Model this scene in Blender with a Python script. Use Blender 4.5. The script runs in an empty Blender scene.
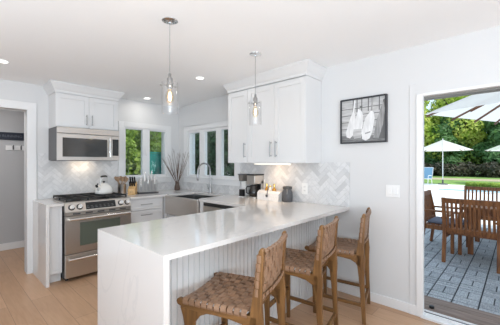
import bpy, bmesh, math, random
from math import sin, cos, pi, radians
from mathutils import Vector, Matrix, noise
random.seed(7)
S = bpy.context.scene
COL = S.collection

# ------------------------------------------------------------------ camera, world, sun, area lights, exposure
F_PX, HZ, YAW = 291.1, 162.82, 0.824
cam = bpy.data.cameras.new('camera')
cam.sensor_width = 36.0
cam.lens = 36.0 * F_PX / 500.0
cam.shift_y = (HZ - 162.5) / 500.0
cam.clip_end = 300
camo = bpy.data.objects.new('camera', cam)
COL.objects.link(camo)
camo.location = (-2.96, -4.483, 1.379)
camo.rotation_euler = (pi / 2, 0, -YAW)
S.camera = camo

S.view_settings.view_transform = 'Standard'
S.view_settings.look = 'None'
S.view_settings.gamma = 1.0
S.view_settings.use_curve_mapping = False
S.view_settings.exposure = -0.50

wd = bpy.data.worlds.new('sky')
S.world = wd
wd.use_nodes = True
bg = wd.node_tree.nodes['Background']
bg.inputs[0].default_value = (0.62, 0.80, 1.0, 1)
bg.inputs[1].default_value = 2.2

sd = bpy.data.lights.new('sun', 'SUN')
sd.energy = 6.0
sd.angle = radians(0.6)
sd.color = (1.0, 0.95, 0.86)
so = bpy.data.objects.new('sun', sd)
COL.objects.link(so)
so.location = (8, -8, 20)
so.rotation_euler = Vector((0.10, -0.62, 0.78)).to_track_quat('Z', 'Y').to_euler()

def area(name, loc, direction, sx, sy, power, color=(1, 1, 1), spread=pi):
    l = bpy.data.lights.new(name, 'AREA')
    l.shape = 'RECTANGLE'
    l.size, l.size_y = sx, sy
    l.energy = power
    l.color = color
    l.spread = spread
    o = bpy.data.objects.new(name, l)
    COL.objects.link(o)
    o.location = loc
    o.rotation_euler = Vector(direction).to_track_quat('-Z', 'Y').to_euler()
    return o

# added lights in assumed openings of the two unseen walls, to brighten the room
area('fill_west', (-5.95, -3.9, 1.35), (1, 0, 0.45), 4.2, 2.0, 9, (0.98, 0.99, 1.0))
area('fill_south', (-2.9, -7.65, 1.35), (0, 1, 0.40), 4.2, 2.0, 28, (0.96, 0.98, 1.0))
# added fill lights aimed upwards to brighten the ceiling
area('ceiling_fill', (-3.3, -5.7, 1.1), (0.22, 0.42, 1), 1.6, 1.6, 175, (0.86, 0.94, 1.0))
area('ceiling_fill_left', (-4.3, -2.7, 1.0), (0.40, 0.12, 1), 1.4, 1.4, 34, (0.86, 0.94, 1.0))

# ------------------------------------------------------------------ helpers
ORG = {}

def tag(o, label=None, cat=None, group=None, kind=None):
    if label: o['label'] = label
    if cat: o['category'] = cat
    if group: o['group'] = group
    if kind: o['kind'] = kind
    return o

def thing(name, label, cat, loc=(0, 0, 0), rotz=0.0, group=None):
    o = bpy.data.objects.new(name, None)
    COL.objects.link(o)
    o.empty_display_size = 0.05
    o.location = loc
    o.rotation_euler = (0, 0, rotz)
    ORG[o] = Vector(loc)
    return tag(o, label, cat, group)

def dup(root, loc=None, rotz=None, label=None, group=None):
    r = root.copy()
    COL.objects.link(r)
    if loc is not None: r.location = loc
    if rotz is not None: r.rotation_euler = (0, 0, rotz)
    if label: r['label'] = label
    if group: r['group'] = group
    for ch in list(root.children):
        c = ch.copy()
        COL.objects.link(c)
        c.parent = r
        for g in ch.children:
            d = g.copy()
            COL.objects.link(d)
            d.parent = c
    return r

class MB:
    def __init__(s):
        s.v, s.f, s.m, s.cur = [], [], [], 0
    def add(s, verts, faces, mi=None):
        b = len(s.v)
        s.v += [Vector(p) for p in verts]
        for f in faces:
            s.f.append(tuple(b + i for i in f))
            s.m.append(s.cur if mi is None else mi)
        return s
    def box(s, x0, x1, y0, y1, z0, z1, mi=None):
        if x0 > x1: x0, x1 = x1, x0
        if y0 > y1: y0, y1 = y1, y0
        if z0 > z1: z0, z1 = z1, z0
        v = [(x0, y0, z0), (x1, y0, z0), (x1, y1, z0), (x0, y1, z0), (x0, y0, z1), (x1, y0, z1), (x1, y1, z1), (x0, y1, z1)]
        return s.add(v, [(3, 2, 1, 0), (4, 5, 6, 7), (0, 1, 5, 4), (1, 2, 6, 5), (2, 3, 7, 6), (3, 0, 4, 7)], mi)
    def obox(s, mat, sx, sy, sz, mi=None):
        v = []
        for z in (-.5, .5):
            for x, y in ((-.5, -.5), (.5, -.5), (.5, .5), (-.5, .5)):
                v.append(mat @ Vector((x * sx, y * sy, z * sz)))
        return s.add(v, [(3, 2, 1, 0), (4, 5, 6, 7), (0, 1, 5, 4), (1, 2, 6, 5), (2, 3, 7, 6), (3, 0, 4, 7)], mi)
    def bar(s, p0, p1, w, h, up=(0, 0, 1), mi=None):
        p0, p1 = Vector(p0), Vector(p1)
        d = (p1 - p0)
        z = d.normalized()
        upv = Vector(up)
        x = upv.cross(z)
        if x.length < 1e-4: x = Vector((1, 0, 0)).cross(z)
        x.normalize()
        y = z.cross(x)
        m = Matrix((x, y, z)).transposed().to_4x4()
        m.translation = (p0 + p1) / 2
        return s.obox(m, w, h, d.length, mi)
    def tube(s, pts, r, n=10, caps=True, mi=None):
        pts = [Vector(p) for p in pts]
        k = len(pts)
        rr = r if isinstance(r, (list, tuple)) else [r] * k
        rings = []
        prev = None
        for i, p in enumerate(pts):
            t = (pts[min(i + 1, k - 1)] - pts[max(i - 1, 0)]).normalized()
            if prev is None:
                a = Vector((0, 0, 1)) if abs(t.z) < .9 else Vector((1, 0, 0))
                x = a.cross(t).normalized()
            else:
                x = prev - t * prev.dot(t)
                x.normalize()
            prev = x
            y = t.cross(x)
            rings.append([p + (x * cos(2 * pi * j / n) + y * sin(2 * pi * j / n)) * rr[i] for j in range(n)])
        v = [q for ring in rings for q in ring]
        f = []
        for i in range(k - 1):
            for j in range(n):
                f.append((i * n + j, i * n + (j + 1) % n, (i + 1) * n + (j + 1) % n, (i + 1) * n + j))
        if caps:
            f.append(tuple(range(n - 1, -1, -1)))
            f.append(tuple((k - 1) * n + j for j in range(n)))
        return s.add(v, f, mi)
    def cyl(s, p0, p1, r0, r1=None, n=20, caps=True, mi=None):
        return s.tube([p0, p1], [r0, r0 if r1 is None else r1], n, caps, mi)
    def lathe(s, prof, c=(0, 0, 0), n=28, axis='z', close=False, mi=None):
        # prof: list of (r, h)
        k = len(prof)
        v = []
        for r, h in prof:
            for j in range(n):
                a = 2 * pi * j / n
                if axis == 'z': q = (r * cos(a), r * sin(a), h)
                elif axis == 'x': q = (h, r * cos(a), r * sin(a))
                else: q = (r * sin(a), h, r * cos(a))
                v.append(Vector(q) + Vector(c))
        f = []
        for i in range(k - 1):
            for j in range(n):
                f.append((i * n + j, i * n + (j + 1) % n, (i + 1) * n + (j + 1) % n, (i + 1) * n + j))
        if close:
            for j in range(n):
                f.append(((k - 1) * n + j, (k - 1) * n + (j + 1) % n, (j + 1) % n, j))
        else:
            if prof[0][0] > 1e-5: f.append(tuple(range(n - 1, -1, -1)))
            if prof[-1][0] > 1e-5: f.append(tuple((k - 1) * n + j for j in range(n)))
        return s.add(v, f, mi)
    def prism(s, poly, a0, a1, axis='x', mi=None):
        # poly in the plane normal to axis: x:(y,z)  y:(x,z)  z:(x,y)
        n = len(poly)
        def mk(p, a):
            return (a, p[0], p[1]) if axis == 'x' else ((p[0], a, p[1]) if axis == 'y' else (p[0], p[1], a))
        v = [mk(p, a0) for p in poly] + [mk(p, a1) for p in poly]
        f = [tuple(range(n - 1, -1, -1)), tuple(range(n, 2 * n))]
        for i in range(n):
            f.append((i, (i + 1) % n, n + (i + 1) % n, n + i))
        return s.add(v, f, mi)
    def xf(s, m, start=0):
        for i in range(start, len(s.v)): s.v[i] = m @ s.v[i]
        return s
    def build(s, name, mat, parent=None, world=True, smooth=False, bevel=0.0, seg=2, label=None, solid=0.0, subd=0):
        me = bpy.data.meshes.new(name)
        off = Vector((0, 0, 0))
        if parent is not None and world:
            off = ORG.get(parent, off)
        me.from_pydata([tuple(p - off) for p in s.v], [], s.f)
        mats = mat if isinstance(mat, (list, tuple)) else [mat]
        for m in mats: me.materials.append(m)
        if len(mats) > 1:
            for p, mi in zip(me.polygons, s.m): p.material_index = min(mi, len(mats) - 1)
        bm = bmesh.new()
        bm.from_mesh(me)
        bmesh.ops.remove_doubles(bm, verts=bm.verts, dist=1e-6)
        bmesh.ops.recalc_face_normals(bm, faces=bm.faces)
        bm.to_mesh(me)
        bm.free()
        if smooth:
            for p in me.polygons: p.use_smooth = True
            if smooth != 'all':
                try: me.set_sharp_from_angle(angle=radians(40))
                except Exception: pass
        o = bpy.data.objects.new(name, me)
        COL.objects.link(o)
        if parent is not None:
            o.parent = parent
            ORG[o] = off if world else Vector((0, 0, 0))
        else:
            ORG[o] = Vector((0, 0, 0))
        if solid:
            md = o.modifiers.new('solid', 'SOLIDIFY'); md.thickness = solid; md.offset = 0
        if bevel:
            md = o.modifiers.new('bevel', 'BEVEL'); md.width = bevel; md.segments = seg; md.limit_method = 'ANGLE'; md.angle_limit = radians(40)
            md.harden_normals = False
        if subd:
            md = o.modifiers.new('sub', 'SUBSURF'); md.levels = subd; md.render_levels = subd
        if label: o['label'] = label
        return o

def struct(name, mb, mat, parent=None, **k):
    o = mb.build(name, mat, parent, **k)
    if parent is None: o['kind'] = 'structure'
    return o

def sroot(name, loc=(0, 0, 0)):
    o = bpy.data.objects.new(name, None)
    COL.objects.link(o)
    o.location = loc
    o['kind'] = 'structure'
    ORG[o] = Vector(loc)
    return o

# ------------------------------------------------------------------ materials
def newmat(name):
    m = bpy.data.materials.new(name)
    m.use_nodes = True
    nt = m.node_tree
    return m, nt, nt.nodes['Principled BSDF']

def P(name, col, rough=0.5, metal=0.0, spec=0.5, noise_amt=0.0, noise_scale=8.0, stretch=(1, 1, 1), bump=0.0, emis=None, estr=0.0, coat=0.0, trans=0.0, sss=0.0):
    m, nt, b = newmat(name)
    b.inputs['Base Color'].default_value = (*col, 1)
    b.inputs['Roughness'].default_value = rough
    b.inputs['Metallic'].default_value = metal
    b.inputs['Specular IOR Level'].default_value = spec
    b.inputs['Coat Weight'].default_value = coat
    b.inputs['Transmission Weight'].default_value = trans
    if emis:
        b.inputs['Emission Color'].default_value = (*emis, 1)
        b.inputs['Emission Strength'].default_value = estr
    if noise_amt or bump:
        tc = nt.nodes.new('ShaderNodeTexCoord')
        mp = nt.nodes.new('ShaderNodeMapping')
        mp.inputs['Scale'].default_value = stretch
        nz = nt.nodes.new('ShaderNodeTexNoise')
        nz.inputs['Scale'].default_value = noise_scale
        nz.inputs['Detail'].default_value = 5
        nt.links.new(tc.outputs['Object'], mp.inputs[0])
        nt.links.new(mp.outputs[0], nz.inputs[0])
        if noise_amt:
            rp = nt.nodes.new('ShaderNodeValToRGB')
            rp.color_ramp.elements[0].position = 0.3
            rp.color_ramp.elements[1].position = 0.7
            rp.color_ramp.elements[0].color = (*[max(0, c * (1 - noise_amt)) for c in col], 1)
            rp.color_ramp.elements[1].color = (*[min(1, c * (1 + noise_amt)) for c in col], 1)
            nt.links.new(nz.outputs[0], rp.inputs[0])
            nt.links.new(rp.outputs[0], b.inputs['Base Color'])
        if bump:
            bp = nt.nodes.new('ShaderNodeBump')
            bp.inputs['Strength'].default_value = bump
            bp.inputs['Distance'].default_value = 0.01
            nt.links.new(nz.outputs[0], bp.inputs['Height'])
            nt.links.new(bp.outputs[0], b.inputs['Normal'])
    return m

def wood(name, c0, c1, scale=3.0, axis='z', rough=0.45):
    m, nt, b = newmat(name)
    tc = nt.nodes.new('ShaderNodeTexCoord')
    mp = nt.nodes.new('ShaderNodeMapping')
    st = {'x': (1.2, 14, 14), 'y': (14, 1.2, 14), 'z': (14, 14, 1.2)}[axis]
    mp.inputs['Scale'].default_value = st
    nz = nt.nodes.new('ShaderNodeTexNoise')
    nz.inputs['Scale'].default_value = scale
    nz.inputs['Detail'].default_value = 6
    nz.inputs['Distortion'].default_value = 0.6
    rp = nt.nodes.new('ShaderNodeValToRGB')
    rp.color_ramp.elements[0].position = 0.32
    rp.color_ramp.elements[1].position = 0.68
    rp.color_ramp.elements[0].color = (*c0, 1)
    rp.color_ramp.elements[1].color = (*c1, 1)
    nt.links.new(tc.outputs['Object'], mp.inputs[0])
    nt.links.new(mp.outputs[0], nz.inputs[0])
    nt.links.new(nz.outputs[0], rp.inputs[0])
    nt.links.new(rp.outputs[0], b.inputs['Base Color'])
    b.inputs['Roughness'].default_value = rough
    return m

def glass(name, tint=(1, 1, 1), refl=0.0, ior=1.45):
    m = bpy.data.materials.new(name)
    m.use_nodes = True
    nt = m.node_tree
    nt.nodes.clear()
    out = nt.nodes.new('ShaderNodeOutputMaterial')
    mix = nt.nodes.new('ShaderNodeMixShader')
    tr = nt.nodes.new('ShaderNodeBsdfTransparent')
    tr.inputs[0].default_value = (*tint, 1)
    gl = nt.nodes.new('ShaderNodeBsdfGlossy')
    gl.inputs['Roughness'].default_value = 0.02
    fr = nt.nodes.new('ShaderNodeLayerWeight')
    fr.inputs['Blend'].default_value = 0.5
    pw = nt.nodes.new('ShaderNodeMath')
    pw.operation = 'POWER'
    pw.inputs[1].default_value = 4.0
    nt.links.new(fr.outputs['Facing'], pw.inputs[0])
    ad = nt.nodes.new('ShaderNodeMath')
    ad.operation = 'MULTIPLY_ADD'
    ad.use_clamp = True
    ad.inputs[1].default_value = 0.55
    ad.inputs[2].default_value = 0.04 + refl
    nt.links.new(pw.outputs[0], ad.inputs[0])
    nt.links.new(ad.outputs[0], mix.inputs[0])
    nt.links.new(tr.outputs[0], mix.inputs[1])
    nt.links.new(gl.outputs[0], mix.inputs[2])
    nt.links.new(mix.outputs[0], out.inputs[0])
    return m

def marble(name, base, vein, rough=0.25, scale=2.5, amt=0.5, lo=0.46, hi=0.54):
    m, nt, b = newmat(name)
    tc = nt.nodes.new('ShaderNodeTexCoord')
    nz = nt.nodes.new('ShaderNodeTexNoise')
    nz.inputs['Scale'].default_value = scale
    nz.inputs['Detail'].default_value = 8
    nz.inputs['Distortion'].default_value = 1.6
    rp = nt.nodes.new('ShaderNodeValToRGB')
    e = rp.color_ramp.elements
    e[0].position = lo; e[0].color = (*base, 1)
    e[1].position = hi; e[1].color = (*base, 1)
    x = e.new((lo + hi) / 2)
    x.color = (*[bb * (1 - amt) + vv * amt for bb, vv in zip(base, vein)], 1)
    nt.links.new(tc.outputs['Object'], nz.inputs[0])
    nt.links.new(nz.outputs[0], rp.inputs[0])
    nt.links.new(rp.outputs[0], b.inputs['Base Color'])
    b.inputs['Roughness'].default_value = rough
    return m

def floor_mat():
    m, nt, b = newmat('oak_planks')
    tc = nt.nodes.new('ShaderNodeTexCoord')
    mp = nt.nodes.new('ShaderNodeMapping')
    mp.inputs['Rotation'].default_value = (0, 0, pi / 2)
    mp.inputs['Location'].default_value = (0.3, 0.09, 0)
    br = nt.nodes.new('ShaderNodeTexBrick')
    br.offset = 0.37
    br.inputs['Scale'].default_value = 1.0
    br.inputs['Brick Width'].default_value = 1.9
    br.inputs['Row Height'].default_value = 0.185
    br.inputs['Mortar Size'].default_value = 0.0016
    br.inputs['Mortar Smooth'].default_value = 0.2
    br.inputs['Color1'].default_value = (0.0, 0.0, 0.0, 1)
    br.inputs['Color2'].default_value = (1, 1, 1, 1)
    br.inputs['Mortar'].default_value = (0.5, 0.5, 0.5, 1)
    mp2 = nt.nodes.new('ShaderNodeMapping')
    mp2.inputs['Scale'].default_value = (16, 1.6, 1)
    nz = nt.nodes.new('ShaderNodeTexNoise')
    nz.inputs['Scale'].default_value = 2.0
    nz.inputs['Detail'].default_value = 7
    nz.inputs['Distortion'].default_value = 0.8
    nz2 = nt.nodes.new('ShaderNodeTexNoise')
    nz2.inputs['Scale'].default_value = 1.3
    nz2.inputs['Detail'].default_value = 3
    rp = nt.nodes.new('ShaderNodeValToRGB')
    rp.color_ramp.elements[0].position = 0.25
    rp.color_ramp.elements[1].position = 0.75
    rp.color_ramp.elements[0].color = (0.43, 0.245, 0.135, 1)
    rp.color_ramp.elements[1].color = (0.60, 0.375, 0.23, 1)
    ma = nt.nodes.new('ShaderNodeMath'); ma.operation = 'MULTIPLY'; ma.inputs[1].default_value = 0.55
    mb_ = nt.nodes.new('ShaderNodeMath'); mb_.operation = 'MULTIPLY'; mb_.inputs[1].default_value = 0.30
    mc = nt.nodes.new('ShaderNodeMath'); mc.operation = 'MULTIPLY'; mc.inputs[1].default_value = 0.25
    s1 = nt.nodes.new('ShaderNodeMath'); s1.operation = 'ADD'
    s2 = nt.nodes.new('ShaderNodeMath'); s2.operation = 'ADD'
    mix = nt.nodes.new('ShaderNodeMixRGB')
    mix.inputs[2].default_value = (0.24, 0.14, 0.085, 1)
    L = nt.links.new
    L(tc.outputs['Object'], mp.inputs[0]); L(mp.outputs[0], br.inputs[0])
    L(tc.outputs['Object'], mp2.inputs[0]); L(mp2.outputs[0], nz.inputs[0])
    L(tc.outputs['Object'], nz2.inputs[0])
    L(nz.outputs[0], ma.inputs[0]); L(br.outputs[0], mb_.inputs[0]); L(nz2.outputs[0], mc.inputs[0])
    L(ma.outputs[0], s1.inputs[0]); L(mb_.outputs[0], s1.inputs[1])
    L(s1.outputs[0], s2.inputs[0]); L(mc.outputs[0], s2.inputs[1])
    L(s2.outputs[0], rp.inputs[0])
    L(rp.outputs[0], mix.inputs[1]); L(br.outputs['Fac'], mix.inputs[0])
    L(mix.outputs[0], b.inputs['Base Color'])
    b.inputs['Roughness'].default_value = 0.33
    return m

M = {}
M['wall'] = P('white_wall_paint', (0.70, 0.70, 0.70), 0.65, spec=0.3)
M['ceiling'] = P('white_ceiling_paint', (0.92, 0.925, 0.93), 0.8, spec=0.2)
M['trim'] = P('white_satin_trim', (0.80, 0.80, 0.80), 0.35)
M['hall'] = P('grey_hall_paint', (0.50, 0.50, 0.51), 0.7, spec=0.2)
M['cab'] = P('white_cabinet_lacquer', (0.745, 0.745, 0.745), 0.32)
M['floor'] = floor_mat()
M['quartz'] = marble('white_quartz', (0.735, 0.71, 0.69), (0.55, 0.55, 0.56), 0.09, 1.1, 0.28, 0.485, 0.515)
M['tiles'] = [marble('marble_tile_%d' % i, (c, c, c * 1.005), (0.50, 0.51, 0.53), 0.28, 7.0, 0.30, 0.44, 0.56) for i, c in enumerate((0.735, 0.695, 0.655, 0.605))]
M['grout'] = P('grout', (0.56, 0.56, 0.555), 0.9)
M['steel'] = P('brushed_steel', (0.60, 0.565, 0.53), 0.30, 1.0, noise_amt=0.05, noise_scale=30, stretch=(1, 1, 30), bump=0.03)
M['steel_h'] = P('brushed_steel_bright', (0.74, 0.72, 0.69), 0.24, 1.0)
M['chrome'] = P('chrome', (0.80, 0.80, 0.80), 0.10, 1.0)
M['nickel'] = P('brushed_nickel', (0.36, 0.36, 0.36), 0.28, 1.0)
M['black'] = P('black_enamel', (0.012, 0.012, 0.013), 0.3)
M['iron'] = P('cast_iron', (0.02, 0.02, 0.02), 0.6, bump=0.1, noise_scale=60)
M['blackglass'] = P('black_oven_glass', (0.01, 0.012, 0.012), 0.06, spec=0.6)
M['ovenglass'] = P('green_grey_oven_glass', (0.10, 0.118, 0.092), 0.07, spec=0.7)
M['mwglass'] = P('microwave_glass', (0.045, 0.043, 0.04), 0.08, spec=0.8)
M['display'] = P('control_display', (0.015, 0.015, 0.017), 0.12)
M['print_white'] = P('printed_legend', (0.12, 0.12, 0.12), 0.5)
M['teak'] = wood('teak_stool', (0.105, 0.046, 0.013), (0.235, 0.115, 0.036), 3, 'z', 0.42)
M['teak_h'] = wood('teak_stool_rail', (0.105, 0.046, 0.013), (0.235, 0.115, 0.036), 3, 'y', 0.42)
M['leather'] = P('tan_leather', (0.285, 0.165, 0.098), 0.42, noise_amt=0.18, noise_scale=14, bump=0.1)
M['patio_teak'] = wood('patio_teak', (0.13, 0.042, 0.012), (0.33, 0.125, 0.038), 3, 'z', 0.5)
M['cushion'] = P('grey_cushion', (0.16, 0.17, 0.22), 0.9)
M['glass'] = glass('window_glass', (0.97, 0.99, 0.985), 0.0)
M['shade'] = glass('clear_shade_glass', (0.985, 0.985, 0.985), 0.03, 1.4)
M['bulb'] = glass('bulb_glass', (1.0, 0.93, 0.80), 0.02, 1.4)
M['filament'] = P('lit_filament', (1, 0.7, 0.35), 0.5, emis=(1.0, 0.62, 0.25), estr=14)
M['lamp'] = P('lit_diffuser', (1, 1, 1), 0.5, emis=(1.0, 0.97, 0.92), estr=3.0)
M['warmlamp'] = P('lit_warm_strip', (1, 0.95, 0.85), 0.5, emis=(1.0, 0.86, 0.66), estr=4.0)
M['framewood'] = P('black_frame', (0.035, 0.037, 0.042), 0.4)
M['plate'] = P('white_plastic', (0.84, 0.84, 0.83), 0.35)
M['slot'] = P('dark_slot', (0.08, 0.08, 0.08), 0.6)
M['navy'] = P('navy_sign', (0.014, 0.018, 0.034), 0.6)
M['lettering'] = P('pale_lettering', (0.13, 0.145, 0.175), 0.6)
M['white_enamel'] = P('white_enamel', (0.84, 0.82, 0.78), 0.15)
M['spoonwood'] = wood('spoon_wood', (0.20, 0.12, 0.065), (0.38, 0.25, 0.15), 4, 'z', 0.6)
M['blockwood'] = wood('knife_block_wood', (0.60, 0.36, 0.14), (0.75, 0.48, 0.22), 3, 'z', 0.45)
M['twig'] = P('dry_twig', (0.17, 0.115, 0.09), 0.85, noise_amt=0.35, noise_scale=20)
M['vase'] = P('brown_vase', (0.10, 0.066, 0.05), 0.5, noise_amt=0.3, noise_scale=18)
M['charcoal'] = P('charcoal_stoneware', (0.09, 0.092, 0.10), 0.45)
M['greyplastic'] = P('smoked_plastic', (0.16, 0.145, 0.13), 0.25)
M['amber'] = P('amber_liquid', (0.50, 0.25, 0.03), 0.15, noise_amt=0.1)
M['gold'] = P('gold_cap', (0.80, 0.55, 0.20), 0.25, 1.0)
M['coffee'] = P('carafe_coffee', (0.012, 0.010, 0.009), 0.06)

# ------------------------------------------------------------------ room shell
H = 2.44
XW, YS = -5.8, -7.5

def ceil_z(y): return H if y < -2.8 else H - (y + 2.8) * 0.076 / 2.8

def wall_cells(u0, u1, z0, z1, holes):
    us = sorted({u0, u1, *[h[0] for h in holes], *[h[1] for h in holes]})
    zs = sorted({z0, z1, *[h[2] for h in holes], *[h[3] for h in holes]})
    out = []
    for a, b in zip(us, us[1:]):
        for c, d in zip(zs, zs[1:]):
            mu, mz = (a + b) / 2, (c + d) / 2
            if not any(h[0] < mu < h[1] and h[2] < mz < h[3] for h in holes):
                out.append((a, b, c, d))
    return out

WA = (-0.985, -0.255, 1.15, 1.935)     # window opening in the wall behind the range
WB = (-1.46, -0.285, 1.15, 1.925)      # window opening above the sink
DOORW = (-3.05, -2.19, -0.01, 2.034)
SLID = (-5.65, -3.80, -0.01, 1.995)

mb = MB()
for a, b, c, d in wall_cells(XW, 0.15, 0, H, [WA, DOORW]): mb.box(a, b, 0, 0.15, c, d)
struct('wall_left', mb, M['wall'])
mb = MB()
for a, b, c, d in wall_cells(YS, 0.0, 0, H, [WB, SLID]): mb.box(0, 0.15, a, b, c, d)
struct('wall_right', mb, M['wall'])
mb = MB()
for a, b, c, d in wall_cells(YS, 0.15, 0, H, [(-6.0, -1.8, 0.35, 2.35)]): mb.box(XW - 0.12, XW, a, b, c, d)
struct('wall_back', mb, M['wall'])
mb = MB()
for a, b, c, d in wall_cells(XW, 0.15, 0, H, [(-5.0, -0.8, 0.35, 2.35)]): mb.box(a, b, YS - 0.12, YS, c, d)
struct('wall_rear', mb, M['wall'])
mb = MB()
mb.prism([(YS - 0.12, H), (-2.8, H), (0.0, 2.364), (1.65, 2.364), (1.65, H + 0.14), (YS - 0.12, H + 0.14)], XW - 0.12, 0.60, 'x')
struct('ceiling', mb, M['ceiling'])
struct('floor', MB().box(XW - 0.12, 0.15, YS - 0.12, 1.6, -0.10, 0.0), M['floor'])
# hallway beyond the doorway
struct('wall_hallway', MB().box(-5.0, -1.5, 1.48, 1.6, 0, H), M['hall'])
struct('wall_hallway_side', MB().box(-1.62, -1.5, 0.15, 1.48, 0, H), M['hall'])
struct('wall_hallway_end', MB().box(-5.0, -4.88, 0.15, 1.48, 0, H), M['hall'])
struct('baseboard_hallway', MB().box(-4.88, -1.62, 1.466, 1.48, 0, 0.11), M['trim'], bevel=0.003)

# doorway casing
mb = MB()
mb.box(-2.19, -2.095, -0.018, 0.0, 0, 2.13)
mb.box(-3.145, -3.05, -0.018, 0.0, 0, 2.13)
mb.box(-3.05, -2.19, -0.018, 0.0, 2.034, 2.13)
mb.box(-2.19, -2.175, 0.0, 0.15, 0, 2.034)
mb.box(-3.065, -3.05, 0.0, 0.15, 0, 2.034)
mb.box(-3.05, -2.19, 0.0, 0.15, 2.034, 2.048)
struct('door_1', mb, M['trim'], bevel=0.003)

# window behind the range: casing, frame, two sashes, glass
def window(name, axis, u0, u1, z0, z1, casing, panes, zp0, zp1):
    """axis 'y': in the plane y=0 (u = x, outwards +y); axis 'x': in the plane x=0 (u = y, outwards +x)"""
    def B(mb, a, b, d0, d1, z0, z1):
        return mb.box(a, b, d0, d1, z0, z1) if axis == 'y' else mb.box(d0, d1, a, b, z0, z1)
    r = sroot(name)
    cu0, cu1, cz0, cz1 = casing
    mb = MB()
    B(mb, cu0, u0, -0.02, 0.0, cz0, cz1); B(mb, u1, cu1, -0.02, 0.0, cz0, cz1)
    B(mb, u0, u1, -0.02, 0.0, z1, cz1); B(mb, u0, u1, -0.02, 0.0, cz0, z0)
    mb.build('window_casing', M['trim'], r, bevel=0.003)
    mb = MB()
    B(mb, cu0 - 0.0, cu1 + 0.0, -0.045, -0.02, z0 - 0.025, z0)
    mb.build('window_sill', M['trim'], r, bevel=0.004)
    mb = MB()
    # fixed frame and mullions around the pane openings
    edges = [u0] + [e for p in panes for e in p] + [u1]
    for a, b in zip(edges[0::2], edges[1::2]):
        B(mb, a, b, 0.0, 0.06, z0, z1)
    for a, b in panes:
        B(mb, a, b, 0.0, 0.06, z0, zp0); B(mb, a, b, 0.0, 0.06, zp1, z1)
    mb.build('window_frame', M['trim'], r, bevel=0.002)
    for a, b in panes:
        g = MB()
        B(g, a - 0.004, b + 0.004, 0.018, 0.024, zp0 - 0.004, zp1 + 0.004)
        g.build('window_pane', M['glass'], r)
    return r
w1 = window('window_1', 'y', *WA, (-1.075, -0.165, 1.045, 2.015), [(-0.957, -0.678), (-0.556, -0.272)], 1.185, 1.908)
mb = MB()
mb.box(-0.628, -0.612, -0.014, 0.0, 1.50, 1.60); mb.box(-0.628, -0.612, -0.034, -0.014, 1.50, 1.512)
mb.build('window_latch', M['plate'], w1, bevel=0.002)
w2 = window('window_2', 'x', *WB, (-1.57, -0.185, 1.045, 2.0), [(-1.43, -1.14), (-1.023, -0.735), (-0.607, -0.325)], 1.18, 1.885)

# sliding door: casing, frame, header track, sill
dr = sroot('door_2')
mb = MB()
mb.box(-0.008, 0.0, -3.80, -3.742, 0, 2.09)
mb.box(-0.008, 0.0, -5.65, -3.80, 1.995, 2.09)
mb.build('door_casing', M['wall'], dr, bevel=0.002)
mb = MB()
mb.box(-0.02, 0.025, -3.855, -3.80, 0.0, 1.995)
mb.box(0.025, 0.15, -3.822, -3.80, 0.0, 1.995)
mb.box(0.06, 0.085, -3.838, -3.822, 0.018, 1.96)
mb.box(-0.02, 0.03, -5.65, -3.855, 1.972, 1.995)
mb.build('door_frame', M['trim'], dr, bevel=0.003)
MB().box(0.03, 0.14, -5.6, -3.83, 1.957, 1.994).build('header_track', P('grey_track', (0.22, 0.215, 0.20), 0.5), dr)
mb = MB()
mb.box(-0.03, 0.12, -5.65, -3.835, -0.012, 0.018)
mb.box(0.03, 0.045, -5.65, -3.84, 0.018, 0.03); mb.box(0.09, 0.105, -5.65, -3.84, 0.018, 0.03)
mb.build('door_sill', M['trim'], dr, bevel=0.002)
MB().box(0.050, 0.086, -5.62, -3.845, 0.018, 0.0195).build('sill_channel', P('grey_channel', (0.10, 0.10, 0.11), 0.5), dr)

# baseboards
struct('baseboard_right', MB().box(-0.015, 0.0, -3.742, -2.93, 0, 0.09), M['trim'], bevel=0.004)
struct('baseboard_right_corner', MB().box(-0.018, -0.008, -3.80, -3.742, 0, 0.09), M['trim'], bevel=0.002)
struct('baseboard_left', MB().box(XW, -3.145, -0.015, 0.0, 0, 0.09), M['trim'], bevel=0.004)

# herringbone marble backsplashes
def herring(u0, u1, z0, z1, W=0.050, n=3, gap=0.0018):
    """clipped tile polygons (u,z) with a tone index"""
    out = []
    c, s = cos(pi / 4), sin(pi / 4)
    def clip(poly):
        for ax, val, sg in ((0, u0, 1), (0, u1, -1), (1, z0, 1), (1, z1, -1)):
            res = []
            for i in range(len(poly)):
                p, q = poly[i], poly[(i + 1) % len(poly)]
                dp, dq = sg * (p[ax] - val), sg * (q[ax] - val)
                if dp >= 0: res.append(p)
                if (dp >= 0) != (dq >= 0):
                    t = dp / (dp - dq)
                    res.append((p[0] + (q[0] - p[0]) * t, p[1] + (q[1] - p[1]) * t))
            poly = res
            if len(poly) < 3: return None
        return poly
    R = int(3 + (abs(u1 - u0) + abs(z1 - z0)) / W)
    cu, cz = (u0 + u1) / 2, (z0 + z1) / 2
    for i in range(-R, R):
        for j in range(-R // n - 2, R // n + 2):
            ox, oy = i + n * j, i - n * j
            for (a, b, w, h) in ((ox, oy, n, 1), (ox, oy + 1, 1, n)):
                g = gap / W
                q = [(a + g, b + g), (a + w - g, b + g), (a + w - g, b + h - g), (a + g, b + h - g)]
                q = [((x * c - y * s) * W + cu, (x * s + y * c) * W + cz) for x, y in q]
                p = clip(q)
                if p: out.append((p, random.choice((0, 0, 0, 1, 1, 2, 2, 3))))
    return out
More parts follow.
